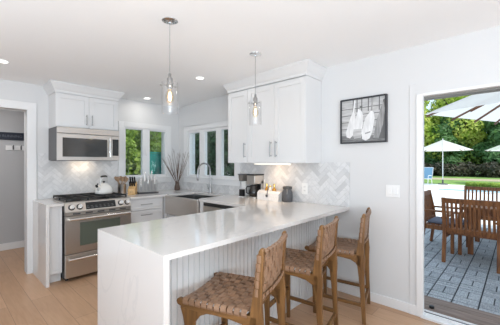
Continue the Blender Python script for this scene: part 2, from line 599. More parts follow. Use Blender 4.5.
def backsplash(name, axis, rects, t=0.010):
    mb = MB()
    for u0, u1, z0, z1 in rects:
        # grout bed
        if axis == 'y': mb.box(u0, u1, -t * 0.8, 0.0, z0, z1, mi=4)
        else: mb.box(-t * 0.8, 0.0, u0, u1, z0, z1, mi=4)
        for p, tone in herring(u0, u1, z0, z1):
            if axis == 'y': mb.prism(p, -t, -t * 0.8, 'y', mi=tone)
            else: mb.prism([(a, b) for a, b in p], -t, -t * 0.8, 'x', mi=tone)
    return struct(name, mb, M['tiles'] + [M['grout']])
backsplash('backsplash_left', 'y', [(-2.08, -1.082, 0.9145, 1.50), (-1.082, -0.011, 0.9145, 1.043)])
backsplash('backsplash_right', 'x', [(-1.575, -0.0, 0.9145, 1.043), (-3.176, -1.575, 0.9145, 1.385)])

# ------------------------------------------------------------------ cabinets
def bar_handle(mb, p0, p1, out, r=0.005, stand=0.028):
    """bar between p0 and p1 standing off along out, with two posts"""
    p0, p1, o = Vector(p0), Vector(p1), Vector(out)
    d = (p1 - p0).normalized()
    mb.tube([p0 + o * stand - d * 0.0, p1 + o * stand], r, 10)
    for p in (p0 + d * 0.015, p1 - d * 0.015):
        mb.tube([p, p + o * stand], r * 0.85, 8)
    return mb

def shaker(axis, face, u0, u1, z0, z1, t=0.02, stile=0.055, rec=0.008):
    """shaker front; axis 'y': faces -y at y=face; axis 'x': faces -x at x=face"""
    mb = MB()
    def B(a, b, d0, d1, c, d):
        mb.box(a, b, d0, d1, c, d) if axis == 'y' else mb.box(d0, d1, a, b, c, d)
    B(u0, u0 + stile, face, face + t, z0, z1); B(u1 - stile, u1, face, face + t, z0, z1)
    B(u0 + stile, u1 - stile, face, face + t, z0, z0 + stile); B(u0 + stile, u1 - stile, face, face + t, z1 - stile, z1)
    B(u0 + stile, u1 - stile, face + rec, face + t, z0 + stile, z1 - stile)
    return mb

# small cabinet left of the range
t = thing('base_cabinet', 'narrow white base cabinet with a quartz end panel, left of the range', 'cabinet', (-2.03, -0.3, 0))
MB().box(-2.094, -1.962, -0.58, -0.012, 0.10, 0.882).build('body', M['cab'], t)
shaker('y', -0.602, -2.09, -1.966, 0.115, 0.875, stile=0.03).build('door', M['cab'], t, bevel=0.0015)
MB().box(-2.094, -1.962, -0.53, -0.02, 0.0, 0.10).build('toe_kick', M['trim'], t)
t = thing('worktop', 'short white quartz counter with a waterfall end left of the range', 'worktop', (-2.05, -0.3, 0.884))
MB().box(-2.135, -1.962, -0.66, -0.0105, 0.884, 0.914).build('slab', M['quartz'], t, bevel=0.002)
MB().box(-2.135, -2.102, -0.66, -0.0105, 0.0, 0.884).build('end_panel', M['quartz'], t, bevel=0.002)

# drawer cabinet right of the range
t = thing('drawer_cabinet', 'white drawer cabinet between the range and the farmhouse sink', 'cabinet', (-0.92, -0.3, 0))
MB().box(-1.172, -0.672, -0.598, -0.012, 0.10, 0.882).build('body', M['cab'], t)
MB().box(-1.172, -0.672, -0.53, -0.02, 0.0, 0.10).build('toe_kick', M['trim'], t)
for z0, z1 in ((0.722, 0.872), (0.422, 0.712), (0.115, 0.412)):
    d = shaker('y', -0.62, -1.165, -0.682, z0, z1, stile=0.04).build('drawer', M['cab'], t, bevel=0.0015)
    zc = z1 - 0.06 if z1 - z0 > 0.2 else (z0 + z1) / 2
    bar_handle(MB(), (-1.03, -0.62, zc), (-0.86, -0.62, zc), (0, -1, 0)).build('handle', M['nickel'], d, smooth=True)

# sink base cabinet with the blind corner behind it
t = thing('sink_cabinet', 'white corner base cabinet below the farmhouse sink', 'cabinet', (-0.33, -0.9, 0))
mb = MB()
mb.box(-0.66, -0.012, -0.66, -0.012, 0.10, 0.882)
mb.box(-0.62, -0.012, -1.45, -0.66, 0.10, 0.60)
mb.build('body', M['cab'], t)
for y0, y1 in ((-1.06, -0.69), (-1.445, -1.066)):
    d = shaker('x', -0.64, y0, y1, 0.115, 0.62).build('door', M['cab'], t, bevel=0.0015)
    yh = y0 + 0.03 if y0 == -1.06 else y1 - 0.03
    bar_handle(MB(), (-0.64, yh, 0.42), (-0.64, yh, 0.56), (-1, 0, 0)).build('handle', M['nickel'], d, smooth=True)
MB().box(-0.55, -0.02, -1.45, -0.03, 0, 0.10).build('toe_kick', M['trim'], t)
t = thing('filler_cabinet', 'slim white filler panel between the sink and the dishwasher', 'cabinet', (-0.33, -1.49, 0))
MB().box(-0.64, -0.012, -1.533, -1.455, 0.0, 0.882).build('body', M['cab'], t)

# dishwasher
t = thing('dishwasher', 'stainless dishwasher with a black control strip beside the sink', 'dishwasher', (-0.33, -1.83, 0))
MB().box(-0.61, -0.02, -2.13, -1.537, 0.02, 0.875).build('body', M['black'], t)
MB().box(-0.655, -0.61, -2.13, -1.54, 0.11, 0.835).build('door', M['steel'], t, bevel=0.004)
MB().box(-0.65, -0.61, -2.13, -1.54, 0.838, 0.877).build('control_strip', M['black'], t)

# cabinets of the peninsula with the grooved panel facing the stools
t = thing('peninsula_cabinet', 'white peninsula cabinet with vertical beadboard back facing the stools', 'cabinet', (-1.08, -2.6, 0))
MB().box(-2.148, -0.02, -2.895, -2.36, 0.09, 0.882).build('body', M['cab'], t)
MB().box(-2.148, -0.02, -2.88, -2.40, 0.0, 0.09).build('toe_kick', M['trim'], t)
mb = MB()
pitch = 0.043
n = int(2.128 / pitch)
for i in range(n + 1):
    a = -2.148 + i * pitch
    b = min(a + pitch, -0.016)
    if b - a < 0.008: continue
    g = 0.0035
    mb.prism([(a, -2.90), (a + g * 0.5, -2.903), (a + g, -2.911), (b - g, -2.911), (b - g * 0.5, -2.903), (b, -2.90), (b, -2.895), (a, -2.895)], 0.0, 0.882, 'z')
mb.build('beadboard_panel', M['cab'], t)
for x0, x1 in ((-2.14, -1.64), (-1.63, -1.15), (-1.14, -0.67)):
    mb = MB()
    st = 0.055
    mb.box(x0, x0 + st, -2.36, -2.34, 0.11, 0.872); mb.box(x1 - st, x1, -2.36, -2.34, 0.11, 0.872)
    mb.box(x0 + st, x1 - st, -2.36, -2.34, 0.11, 0.165); mb.box(x0 + st, x1 - st, -2.36, -2.34, 0.817, 0.872)
    mb.box(x0 + st, x1 - st, -2.36, -2.348, 0.165, 0.817)
    d = mb.build('door', M['cab'], t, bevel=0.0015)
    bar_handle(MB(), (x1 - 0.03, -2.34, 0.66), (x1 - 0.03, -2.34, 0.80), (0, 1, 0)).build('handle', M['nickel'], d, smooth=True)

# the continuous worktop: run behind the range side, along the window and out over the peninsula
t = thing('kitchen_worktop', 'white quartz U-shaped counter running round the sink and out over the peninsula', 'worktop', (-1.0, -2.7, 0.884))
ZT0, ZT1 = 0.884, 0.914
SK = (-0.63, -0.175, -1.425, -0.705)    # sink cut-out
mb = MB()
def slab_poly(mb, xs, ys, keep):
    for a, b in zip(xs, xs[1:]):
        for c, d in zip(ys, ys[1:]):
            if keep((a + b) / 2, (c + d) / 2): mb.box(a, b, c, d, ZT0, ZT1)
xs = [-2.185, -1.178, -0.70, -0.66, SK[0], SK[1], -0.0105]
ys = [-3.176, -2.305, -1.455, SK[2], SK[3], -0.655, -0.0105]
def keep(x, y):
    if y < -2.305: return True
    if y > -0.655: return x > -1.178
    if x < -0.66: return False
    if -1.455 < y < -0.675 and x < SK[0]: return False
    return not (SK[0] < x < SK[1] and SK[2] < y < SK[3])
slab_poly(mb, xs, ys, keep)
o = mb.build('slab', M['quartz'], t)
MB().box(-2.185, -2.152, -3.176, -2.305, 0.0, 0.884).build('waterfall_panel', M['quartz'], t)

# farmhouse sink
t = thing('farmhouse_sink', 'stainless apron-front sink with two bowls set into the counter under the window', 'sink', (-0.42, -1.065, 0.65))
mb = MB()
X0, X1, Y0, Y1, ZB, ZR = -0.68, -0.16, -1.448, -0.678, 0.66, 0.882
mb.box(X0, -0.632, Y0, Y1, 0.64, 0.902)
mb.build('apron', M['steel'], t, bevel=0.010, seg=3)
mb = MB()
mb.box(-0.632, X1, Y0, Y1, ZB - 0.01, ZB)
mb.box(X1 - 0.012, X1, Y0, Y1, ZB, ZR); mb.box(-0.632, X1 - 0.012, Y0, Y0 + 0.016, ZB, ZR); mb.box(-0.632, X1 - 0.012, Y1 - 0.016, Y1, ZB, ZR)
mb.box(-0.632, X1 - 0.012, -1.085, -1.065, ZB, 0.84)
mb.build('bowls', M['nickel'], t)

# faucet
t = thing('faucet', 'tall chrome gooseneck faucet behind the sink in front of the window', 'faucet', (-0.085, -0.985, 0.914))
fx, fy = -0.085, -0.985
MB().lathe([(0.028, 0.914), (0.028, 0.920), (0.021, 0.926), (0.021, 1.02), (0.016, 1.03)], (fx, fy, 0), 20).build('base', M['nickel'], t, smooth=True)
pts = [(fx, fy, 1.02), (fx, fy, 1.24)]
R = 0.115
for i in range(1, 13):
    a = pi * i / 12
    pts.append((fx - R + R * cos(a), fy, 1.255 + R * sin(a)))
pts.append((fx - 2 * R - 0.004, fy, 1.22))
MB().tube(pts, 0.0125, 12).build('spout', M['nickel'], t, smooth=True)
MB().lathe([(0.013, 0), (0.017, -0.02), (0.018, -0.10), (0.014, -0.115)], (fx - 2 * R - 0.004, fy, 1.23), 16).build('spray_head', M['nickel'], t, smooth=True)
mb = MB().tube([(fx, fy, 0.975), (fx, fy + 0.045, 0.978)], 0.010, 10)
mb.tube([(fx, fy + 0.04, 0.978), (fx - 0.005, fy + 0.05, 1.01), (fx - 0.01, fy + 0.065, 1.055)], [0.007, 0.006, 0.005], 10)
mb.build('lever', M['nickel'], t, smooth=True)

# wall cabinets beside the window
def crown(mb, axis, pts_profile, path):
    pass
def wall_cab_b(y0, y1, doors, label, handles):
    t = thing('wall_cabinet', label, 'cabinet', (-0.16, (y0 + y1) / 2, 1.377), group='wall cabinets beside the sink window')
    MB().box(-0.31, -0.0, y0, y1, 1.377, 2.30).build('body', M['cab'], t, bevel=0.001)
    for (a, b), h in zip(doors, handles):
        d = shaker('x', -0.33, a + 0.0015, b - 0.0015, 1.380, 2.285, stile=0.06).build('door', M['cab'], t, bevel=0.0015)
        bar_handle(MB(), (-0.33, h, 1.445), (-0.33, h, 1.625), (-1, 0, 0), r=0.006, stand=0.03).build('handle', M['nickel'], d, smooth=True, label='brushed nickel bar handle')
    return t
wall_cab_b(-2.008, -1.652, [(-2.008, -1.652)], 'white single-door wall cabinet next to the sink window', [-1.968])
wall_cab_b(-2.84, -2.009, [(-2.424, -2.009), (-2.84, -2.424)], 'white double-door wall cabinet above the canister and white caddy', [-2.385, -2.462])
# crown moulding: profile (offset outwards, z) swept round the cabinet front and sides
def sweep_crown(name, front, u0, u1, axis, z0, H=2.44):
    prof = [(0.0, z0), (0.012, z0), (0.014, z0 + 0.03), (0.03, z0 + 0.05), (0.055, H - 0.035), (0.066, H - 0.02), (0.066, H - 0.001), (0.0, H - 0.001)]
    mb = MB()
    # path corners in (u, depth): wall -> front -> along -> wall ; depth measured from the wall (positive into the room)
    rings = []
    for (cu, cd, su, sd_) in ((u0, 0.0, -1, 0), (u0, front, -1, 1), (u1, front, 1, 1), (u1, 0.0, 1, 0)):
        ring = []
        for off, z in prof:
            u, d = cu + su * off, cd + sd_ * off
            ring.append((u, -d, z) if axis == 'y' else (-d, u, z))
        rings.append(ring)
    k = len(prof)
    v = [p for r in rings for p in r]
    f = []
    for i in range(3):
        for j in range(k):
            f.append((i * k + j, i * k + (j + 1) % k, (i + 1) * k + (j + 1) % k, (i + 1) * k + j))
    f.append(tuple(range(k))); f.append(tuple(3 * k + j for j in range(k)))
    mb.add(v, f)
    return struct(name, mb, M['cab'])
sweep_crown('trim_1', 0.318, -2.84, -1.652, 'x', 2.30)

# cabinet above the microwave
t = thing('wall_cabinet', 'white two-door wall cabinet above the microwave', 'cabinet', (-1.59, -0.16, 1.822))
MB().box(-1.965, -1.212, -0.31, 0.0, 1.822, 2.25).build('body', M['cab'], t, bevel=0.001)
for a, b, h in ((-1.962, -1.59, -1.622), (-1.587, -1.215, -1.555)):
    d = shaker('y', -0.33, a, b, 1.83, 2.238, stile=0.055).build('door', M['cab'], t, bevel=0.0015)
    bar_handle(MB(), (h, -0.33, 1.865), (h, -0.33, 2.0), (0, -1, 0), r=0.0055).build('handle', M['nickel'], d, smooth=True, label='brushed nickel bar handle')
sweep_crown('trim_2', 0.318, -1.965, -1.212, 'y', 2.245, 2.373)

# ------------------------------------------------------------------ microwave
t = thing('microwave', 'stainless over-the-range microwave hung below the white cabinet', 'microwave', (-1.595, -0.2, 1.405))
MB().box(-1.967, -1.225, -0.375, -0.011, 1.41, 1.82).build('body', P('dark_grey_case', (0.10, 0.10, 0.105), 0.4), t, bevel=0.002)
MB().box(-1.967, -1.225, -0.40, -0.375, 1.745, 1.82).build('top_vent', M['steel'], t, bevel=0.003)
mb = MB()
x0, x1, z0, z1 = -1.967, -1.331, 1.41, 1.739
wx0, wx1, wz0, wz1 = -1.91, -1.385, 1.455, 1.69
mb.box(x0, wx0, -0.402, -0.376, z0, z1); mb.box(wx1, x1, -0.402, -0.376, z0, z1)
mb.box(wx0, wx1, -0.402, -0.376, z0, wz0); mb.box(wx0, wx1, -0.402, -0.376, wz1, z1)
d = mb.build('door', M['steel'], t)
MB().box(wx0, wx1, -0.400, -0.378, wz0, wz1).build('door_window', M['mwglass'], d, label='dark reflective door glass')
mb = MB(); bar_handle(mb, (-1.362, -0.402, 1.455), (-1.362, -0.402, 1.705), (0, -1, 0), r=0.010, stand=0.035)
mb.build('handle', M['steel_h'], d, smooth=True)
MB().box(-1.327, -1.225, -0.402, -0.376, 1.41, 1.742).build('control_panel', M['steel'], t, bevel=0.002)
MB().box(-1.318, -1.236, -0.4045, -0.402, 1.475, 1.70).build('keypad', M['blackglass'], t)
MB().box(-1.95, -1.24, -0.37, -0.03, 1.405, 1.41).build('underside', M['slot'], t)
area('cooktop_lamp', (-1.58, -0.13, 1.40), (0, 0.25, -1), 0.25, 0.06, 1.1, (1.0, 0.80, 0.58))

# ------------------------------------------------------------------ range
RX0, RX1 = -1.955, -1.183
t = thing('gas_range', 'stainless slide-in gas range with black grates below the microwave', 'stove', (-1.57, -0.33, 0))
MB().box(RX0, RX1, -0.625, -0.013, 0.03, 0.895).build('body', M['black'], t)
for x in (RX0 + 0.04, RX1 - 0.04):
    for y in (-0.58, -0.06):
        MB().cyl((x, y, 0), (x, y, 0.035), 0.018, n=12).build('foot', M['black'], t)
mb = MB()
mb.box(RX0 - 0.006, RX1 + 0.006, -0.64, -0.012, 0.895, 0.919)
mb.build('cooktop', M['steel'], t, bevel=0.003)
MB().box(RX0 + 0.03, RX1 - 0.03, -0.60, -0.05, 0.919, 0.923).build('cooktop_well', M['black'], t)
# sloped control panel
PZ0, PZ1 = 0.805, 0.912
mb = MB().prism([(-0.625, PZ0), (-0.685, PZ0), (-0.640, PZ1), (-0.625, PZ1)], RX0, RX1, 'x')
cp = mb.build('control_panel', M['steel'], t, bevel=0.003)
nrm = Vector((0, -(PZ1 - PZ0), -0.0)).normalized()
slope = Vector((0, 0.045, PZ1 - PZ0)).normalized()
outn = Vector((0, -slope.z, slope.y)).normalized()
def onpanel(x, s, o=0.0):
    base = Vector((x, -0.685, PZ0))
    return base + slope * s + outn * o
LN = math.hypot(0.045, PZ1 - PZ0)
def panel_quad(mb, xa, xb, sa, sb, o0, o1, mi=None):
    v = [onpanel(xa, sa, o0), onpanel(xb, sa, o0), onpanel(xb, sb, o0), onpanel(xa, sb, o0), onpanel(xa, sa, o1), onpanel(xb, sa, o1), onpanel(xb, sb, o1), onpanel(xa, sb, o1)]
    mb.add(v, [(3, 2, 1, 0), (4, 5, 6, 7), (0, 1, 5, 4), (1, 2, 6, 5), (2, 3, 7, 6), (3, 0, 4, 7)], mi)
mb = MB(); panel_quad(mb, -1.735, -1.385, 0.018, LN - 0.012, -0.004, 0.003)
for i in range(7):
    xa = -1.725 + i * 0.048
    panel_quad(mb, xa, xa + 0.028, 0.035, 0.041, 0.003, 0.0038, 1); panel_quad(mb, xa, xa + 0.02, 0.055, 0.060, 0.003, 0.0038, 1)
mb.build('display', [M['display'], M['print_white']], cp, label='black touch control display')
for x in (-1.885, -1.80, -1.318, -1.236):
    c = onpanel(x, LN * 0.5, 0)
    mb = MB(); mb.cyl(c + outn * 0.006, c + outn * 0.036, 0.028, 0.023, 22)
    kb = mb.build('knob', M['chrome'], t, smooth=True)
    MB().cyl(c, c + outn * 0.007, 0.036, 0.034, 22).build('bezel', M['black'], kb, smooth=True)
    mb = MB(); mb.bar(c + outn * 0.036 - slope * 0.02, c + outn * 0.036 + slope * 0.02, 0.009, 0.010, up=outn); mb.build('grip', M['chrome'], kb, bevel=0.002)
# vent strip with slots
mb = MB(); mb.box(RX0 + 0.004, RX1 - 0.004, -0.672, -0.62, 0.765, 0.80)
for i in range(5):
    xc = RX0 + 0.12 + i * 0.135
    mb.box(xc - 0.04, xc + 0.04, -0.6732, -0.6722, 0.773, 0.790, 1)
mb.build('vent_strip', [M['steel'], M['slot']], t)
# oven door
mb = MB()
dx0, dx1, dz0, dz1 = RX0 + 0.004, RX1 - 0.004, 0.322, 0.758
gx0, gx1, gz0, gz1 = RX0 + 0.155, RX1 - 0.145, 0.40, 0.675
mb.box(dx0, gx0, -0.675, -0.63, dz0, dz1); mb.box(gx1, dx1, -0.675, -0.63, dz0, dz1)
mb.box(gx0, gx1, -0.675, -0.63, dz0, gz0); mb.box(gx0, gx1, -0.675, -0.63, gz1, dz1)
d = mb.build('oven_door', M['steel'], t)
MB().box(gx0, gx1, -0.672, -0.64, gz0, gz1).build('door_window', M['ovenglass'], d, label='greenish dark oven glass')
mb = MB(); bar_handle(mb, (RX0 + 0.03, -0.675, 0.725), (RX1 - 0.03, -0.675, 0.725), (0, -1, 0), r=0.017, stand=0.05)
mb.build('handle', M['steel_h'], d, smooth=True)
d = MB().box(dx0, dx1, -0.675, -0.62, 0.045, 0.312).build('drawer', M['steel'], t, bevel=0.004)
mb = MB(); bar_handle(mb, (RX0 + 0.03, -0.675, 0.262), (RX1 - 0.03, -0.675, 0.262), (0, -1, 0), r=0.016, stand=0.045)
mb.build('handle', M['steel_h'], d, smooth=True)
# burners and grates
for x, y in ((-1.78, -0.19), (-1.78, -0.46), (-1.57, -0.32), (-1.36, -0.19), (-1.36, -0.46)):
    MB().lathe([(0.055, 0.923), (0.055, 0.930), (0.036, 0.932), (0.036, 0.942), (0.0, 0.944)], (x, y, 0), 18).build('burner', M['iron'], t)
gw = (RX1 - RX0 - 0.06) / 3
for i in range(3):
    a = RX0 + 0.03 + i * gw + 0.004; b = a + gw - 0.008
    mb = MB()
    h0, h1, w = 0.944, 0.958, 0.012
    for y in (-0.595, -0.055): mb.box(a, b, y - w / 2, y + w / 2, h0, h1)
    for x in (a, b): mb.box(x - w / 2, x + w / 2, -0.595, -0.055, h0, h1)
    m_ = (a + b) / 2
    mb.box(m_ - w / 2, m_ + w / 2, -0.595, -0.055, h0, h1)
    for y in (-0.46, -0.325, -0.19): mb.box(a, b, y - w / 2, y + w / 2, h0, h1)
    for x in (a, b):
        for y in (-0.59, -0.06, -0.325): mb.box(x - 0.007, x + 0.007, y - 0.007, y + 0.007, 0.923, h0)
    mb.build('grate', M['iron'], t, bevel=0.002)

# ------------------------------------------------------------------ things on the counters
# kettle on the right rear burner
kx, ky, kz = -1.395, -0.31, 0.958
t = thing('kettle', 'white enamel whistling kettle with a black handle on the range', 'kettle', (kx, ky, kz), 0)
MB().lathe([(0.0, 0), (0.098, 0), (0.112, 0.008), (0.116, 0.035), (0.108, 0.075), (0.085, 0.110), (0.055, 0.128), (0.05, 0.13)], (kx, ky, kz), 32).build('body', M['white_enamel'], t, smooth='all')
MB().lathe([(0.055, 0.130), (0.048, 0.138), (0.02, 0.143), (0.0, 0.144)], (kx, ky, kz), 24).build('lid', M['white_enamel'], t, smooth=True)
MB().lathe([(0.006, 0.142), (0.006, 0.150), (0.016, 0.155), (0.017, 0.168), (0.008, 0.174), (0.0, 0.174)], (kx, ky, kz), 16).build('lid_knob', M['black'], t, smooth=True)
dk = Vector((-0.80, -0.6, 0)).normalized()   # spout direction
c = Vector((kx, ky, kz))
sp = MB().tube([c + dk * 0.085 + Vector((0, 0, 0.055)), c + dk * 0.125 + Vector((0, 0, 0.085)), c + dk * 0.150 + Vector((0, 0, 0.108))], [0.026, 0.019, 0.013], 12).build('spout', M['white_enamel'], t, smooth=True)
mb = MB().tube([c + dk * 0.148 + Vector((0, 0, 0.106)), c + dk * 0.168 + Vector((0, 0, 0.124))], [0.016, 0.014], 12)
mb.tube([c + dk * 0.155 + Vector((0, 0, 0.116)), c + dk * 0.13 + Vector((0, 0, 0.145))], 0.007, 8)
mb.build('whistle', M['black'], sp, smooth=True)
mb = MB()
pd = dk
mb.tube([c + pd * a_ + Vector((0, 0, z_)) for a_, z_ in ((-.075, .108), (-.072, .222), (-.060, .235), (.060, .235), (.072, .222), (.075, .108))], 0.0045, 8)
h_ = mb.build('handle', M['chrome'], t, smooth=True)
mb = MB().tube([c + pd * -0.066 + Vector((0, 0, 0.232)), c + pd * -0.04 + Vector((0, 0, 0.237)), c + pd * 0.04 + Vector((0, 0, 0.237)), c + pd * 0.066 + Vector((0, 0, 0.232))], [0.011, 0.013, 0.013, 0.011], 12)
mb.build('grip', M['black'], h_, smooth=True)

# steel crock with wooden utensils
cx_, cy_, cz_ = -1.116, -0.235, 0.914
t = thing('utensil_crock', 'round stainless crock full of wooden utensils beside the range', 'crock', (cx_, cy_, cz_))
MB().lathe([(0.0, 0.0), (0.054, 0.0), (0.056, 0.004), (0.056, 0.150), (0.058, 0.155), (0.054, 0.157), (0.052, 0.150), (0.052, 0.008), (0.0, 0.008)], (cx_, cy_, cz_), 28).build('body', M['steel'], t, smooth=True)
uts = [(-0.105, 0.012, 0.262, 'wooden spoon leaning far left in the steel crock', 'spoon'),
       (-0.065, -0.03, 0.258, 'flat wooden spatula leaning left in the steel crock', 'spatula'),
       (-0.025, 0.02, 0.272, 'upright wooden spoon at the centre of the steel crock', 'spoon'),
       (0.018, -0.02, 0.262, 'wooden spatula leaning right in the steel crock', 'spatula'),
       (0.052, 0.03, 0.268, 'tall wooden spoon leaning right in the steel crock', 'spoon'),
       (0.085, -0.005, 0.248, 'wooden spoon leaning farthest right over the crock rim', 'spoon')]
for dx, dy, hh, lb, kd in uts:
    rx, ry = 0.68, -0.73    # image-right direction on the counter
    ax = Vector((rx * dx - ry * dy * 0.5, ry * dx + rx * dy * 0.5, 0))
    p0 = Vector((cx_, cy_, cz_ + 0.012)) - ax * 0.38
    p1 = Vector((cx_, cy_, cz_ + hh)) + ax
    d_ = (p1 - p0).normalized()
    u = thing('wooden_' + kd, lb, kd, p0, group='wooden utensils in the steel crock')
    MB().tube([p0, p1 - d_ * 0.06], [0.005, 0.006], 8).build('handle', M['spoonwood'], u, smooth=True)
    side = Vector((0.68, -0.73, 0)).normalized(); side = (side - d_ * side.dot(d_)).normalized()
    th = d_.cross(side)
    mb = MB()
    prof = [(-0.07, 0.007), (-0.055, 0.016), (-0.035, 0.020), (-0.015, 0.020), (0.0, 0.011)] if kd == 'spoon' else [(-0.07, 0.007), (-0.055, 0.018), (-0.03, 0.022), (0.0, 0.024)]
    poly = [p1 + d_ * a + side * w for a, w in prof] + [p1 + d_ * a - side * w for a, w in reversed(prof)]
    n_ = len(poly)
    v = [q + th * 0.004 for q in poly] + [q - th * 0.004 for q in poly]
    f = [tuple(range(n_)), tuple(range(2 * n_ - 1, n_ - 1, -1))] + [(i, (i + 1) % n_, n_ + (i + 1) % n_, n_ + i) for i in range(n_)]
    mb.add(v, f); mb.build('head', M['spoonwood'], u, bevel=0.002)

# wooden knife block and its knives
ang = radians(-38)
bx_, by_ = -0.985, -0.30
t = thing('knife_block', 'light wooden knife block full of black-handled knives', 'knife block', (bx_, by_, 0.914), ang)
mb = MB()
# local: x = width, y = depth (front at -y); leaning block
mb.prism([(-0.085, 0.0), (0.075, 0.0), (0.075, 0.05), (0.045, 0.185), (-0.045, 0.10), (-0.085, 0.09)], -0.05, 0.05, 'x')
# emblem ring on the front face
mb.build('body', M['blockwood'], t, world=False, bevel=0.004)
MB().lathe([(0.011, -0.0862), (0.014, -0.0862), (0.014, -0.0852), (0.011, -0.0852)], (0.0, 0.0, 0.045), 20, axis='y', close=True).build('emblem', M['slot'], t, world=False)
rotm = Matrix.Translation((bx_, by_, 0.914)) @ Matrix.Rotation(ang, 4, 'Z')
kl = ['big black-handled knife in the top row of the wooden block, left', 'big black-handled knife in the top row of the wooden block, middle', 'big black-handled knife in the top row of the wooden block, right',
      'black-handled knife in the lower row of the wooden block, left', 'black-handled knife in the lower row of the wooden block, middle', 'black-handled knife in the lower row of the wooden block, right']
kdir = Vector((0, -0.50, 0.87)).normalized()
k = 0
for row, (yy, zz, ln) in enumerate(((0.020, 0.160, 0.115), (-0.022, 0.120, 0.085))):
    for xx in (-0.03, 0.0, 0.03):
        p = Vector((xx, yy, zz))
        u = thing('kitchen_knife', kl[k], 'knife', rotm @ p, ang, 'black-handled knives in the wooden block'); k += 1
        mb = MB(); mb.bar(kdir * 0.004, kdir * ln, 0.013, 0.022, up=(1, 0, 0)); mb.build('handle', M['black'], u, world=False, bevel=0.004)
        mb = MB(); mb.bar(kdir * -0.06, kdir * 0.006, 0.003, 0.018, up=(1, 0, 0)); mb.build('blade', M['chrome'], u, world=False)

# steel knife rack with steel-handled knives
sx_, sy_ = -0.765, -0.335
t = thing('knife_rack', 'grey upright magnetic rack of steel knives on a dark base', 'knife rack', (sx_, sy_, 0.914), radians(-12))
ra = radians(-12)
rm = Matrix.Translation((sx_, sy_, 0.914)) @ Matrix.Rotation(ra, 4, 'Z')
MB().box(-0.145, 0.145, -0.055, 0.055, 0.0, 0.022).build('base', P('dark_rack_base', (0.05, 0.05, 0.055), 0.4), t, world=False, bevel=0.002)
MB().box(-0.14, 0.14, -0.012, 0.012, 0.022, 0.205).build('board', P('grey_rack', (0.40, 0.39, 0.38), 0.5, 0.0), t, world=False, bevel=0.003)
for i, (xx, hh, wq) in enumerate(((-0.105, 0.185, .03), (-0.05, 0.265, .024), (0.0, 0.225, .034), (0.05, 0.275, .026), (0.1, 0.215, .022))):
    lb = ['steel knife at the left end of the grey rack', 'steel knife with long handle, second from left on the rack', 'wide steel knife in the middle of the grey rack', 'tallest steel knife on the grey rack', 'short steel knife at the right end of the grey rack'][i]
    u = thing('steel_knife', lb, 'knife', rm @ Vector((xx, -0.0165, 0.03)), ra, 'steel knives on the grey rack')
    MB().prism([(-wq / 2, 0.03), (wq / 2, 0.0), (wq / 2, hh - 0.03 - 0.08), (-wq / 2, hh - 0.03 - 0.08)], -0.003, 0.003, 'y').build('blade', M['nickel'], u, world=False)
    MB().box(-0.010, 0.010, -0.009, 0.004, hh - 0.11, hh + 0.035).build('handle', M['steel_h'], u, world=False, bevel=0.004)

# vase with dry branches in the corner
vx, vy, vz = -0.16, -0.20, 0.914
t = thing('vase', 'small dark brown vase in the corner holding dry branches', 'vase', (vx, vy, vz))
MB().lathe([(0.0, 0), (0.044, 0), (0.048, 0.01), (0.044, 0.06), (0.033, 0.10), (0.031, 0.125), (0.036, 0.13), (0.029, 0.127), (0.027, 0.10), (0.035, 0.06), (0.038, 0.012), (0.0, 0.01)], (vx, vy, vz), 24).build('body', M['vase'], t, smooth=True)
rng = random.Random(11)
nb = 15
right = Vector((0.68, -0.73, 0)); fwd = Vector((0.73, 0.68, 0))
for i in range(nb):
    fx_ = -0.25 + 0.47 * i / (nb - 1) + rng.uniform(-.02, .02)
    hh = 0.57 + 0.17 * rng.random() - 0.5 * abs(fx_) * rng.random()
    fd_ = rng.uniform(-0.10, 0.02)
    p0 = Vector((vx, vy, vz + 0.014)) + right * rng.uniform(-.012, .012)
    pn = Vector((vx, vy, vz + 0.13)) + right * (fx_ * 0.08 + rng.uniform(-.006, .006)) + fwd * rng.uniform(-.012, .012)
    p1 = Vector((vx, vy, vz + hh)) + right * fx_ + fwd * fd_
    mid = pn.lerp(p1, 0.5) + Vector((rng.uniform(-.015, .015), rng.uniform(-.015, .015), 0))
    mb = MB(); mb.tube([p0, pn, mid, p1], [0.0035, 0.0042, 0.0034, 0.0014], 6)
    for q in range(4):
        s_ = rng.uniform(0.25, 0.95)
        b0 = pn.lerp(mid, s_ * 2) if s_ < .5 else mid.lerp(p1, s_ * 2 - 1)
        b1 = b0 + Vector((rng.uniform(-.035, .035), rng.uniform(-.035, .035), rng.uniform(.03, .09)))
        if b1.x > -0.02 or b1.y > -0.02: continue
        mb.tube([b0, b1], [0.002, 0.001], 5)
    o = mb.build('dry_branch', M['twig'])
    tag(o, 'thin dry brown branch in the bunch standing in the corner vase', 'branch', 'dry branches in the corner vase')

# coffee grinder and coffee maker under the wall cabinets
gx, gy = -0.095, -1.712
t = thing('coffee_grinder', 'slim pale coffee grinder with smoked hopper left of the coffee maker', 'coffee grinder', (gx, gy, 0.914))
MB().box(gx - 0.055, gx + 0.07, gy - 0.04, gy + 0.04, 0.914, 0.925).build('base', M['plate'], t, bevel=0.003)
MB().box(gx - 0.005, gx + 0.07, gy - 0.036, gy + 0.036, 0.925, 1.13).build('body', M['plate'], t, bevel=0.01)
MB().prism([(gy - 0.030, 1.13), (gy + 0.030, 1.13), (gy + 0.046, 1.215), (gy - 0.046, 1.215)], gx - 0.06, gx + 0.065, 'x').build('hopper', M['greyplastic'], t, bevel=0.006)
MB().box(gx - 0.065, gx + 0.07, gy - 0.05, gy + 0.05, 1.215, 1.228).build('hopper_lid', M['charcoal'], t, bevel=0.004)
MB().box(gx - 0.055, gx - 0.007, gy - 0.035, gy + 0.035, 0.926, 1.02).build('grounds_bin', M['black'], t, bevel=0.006)

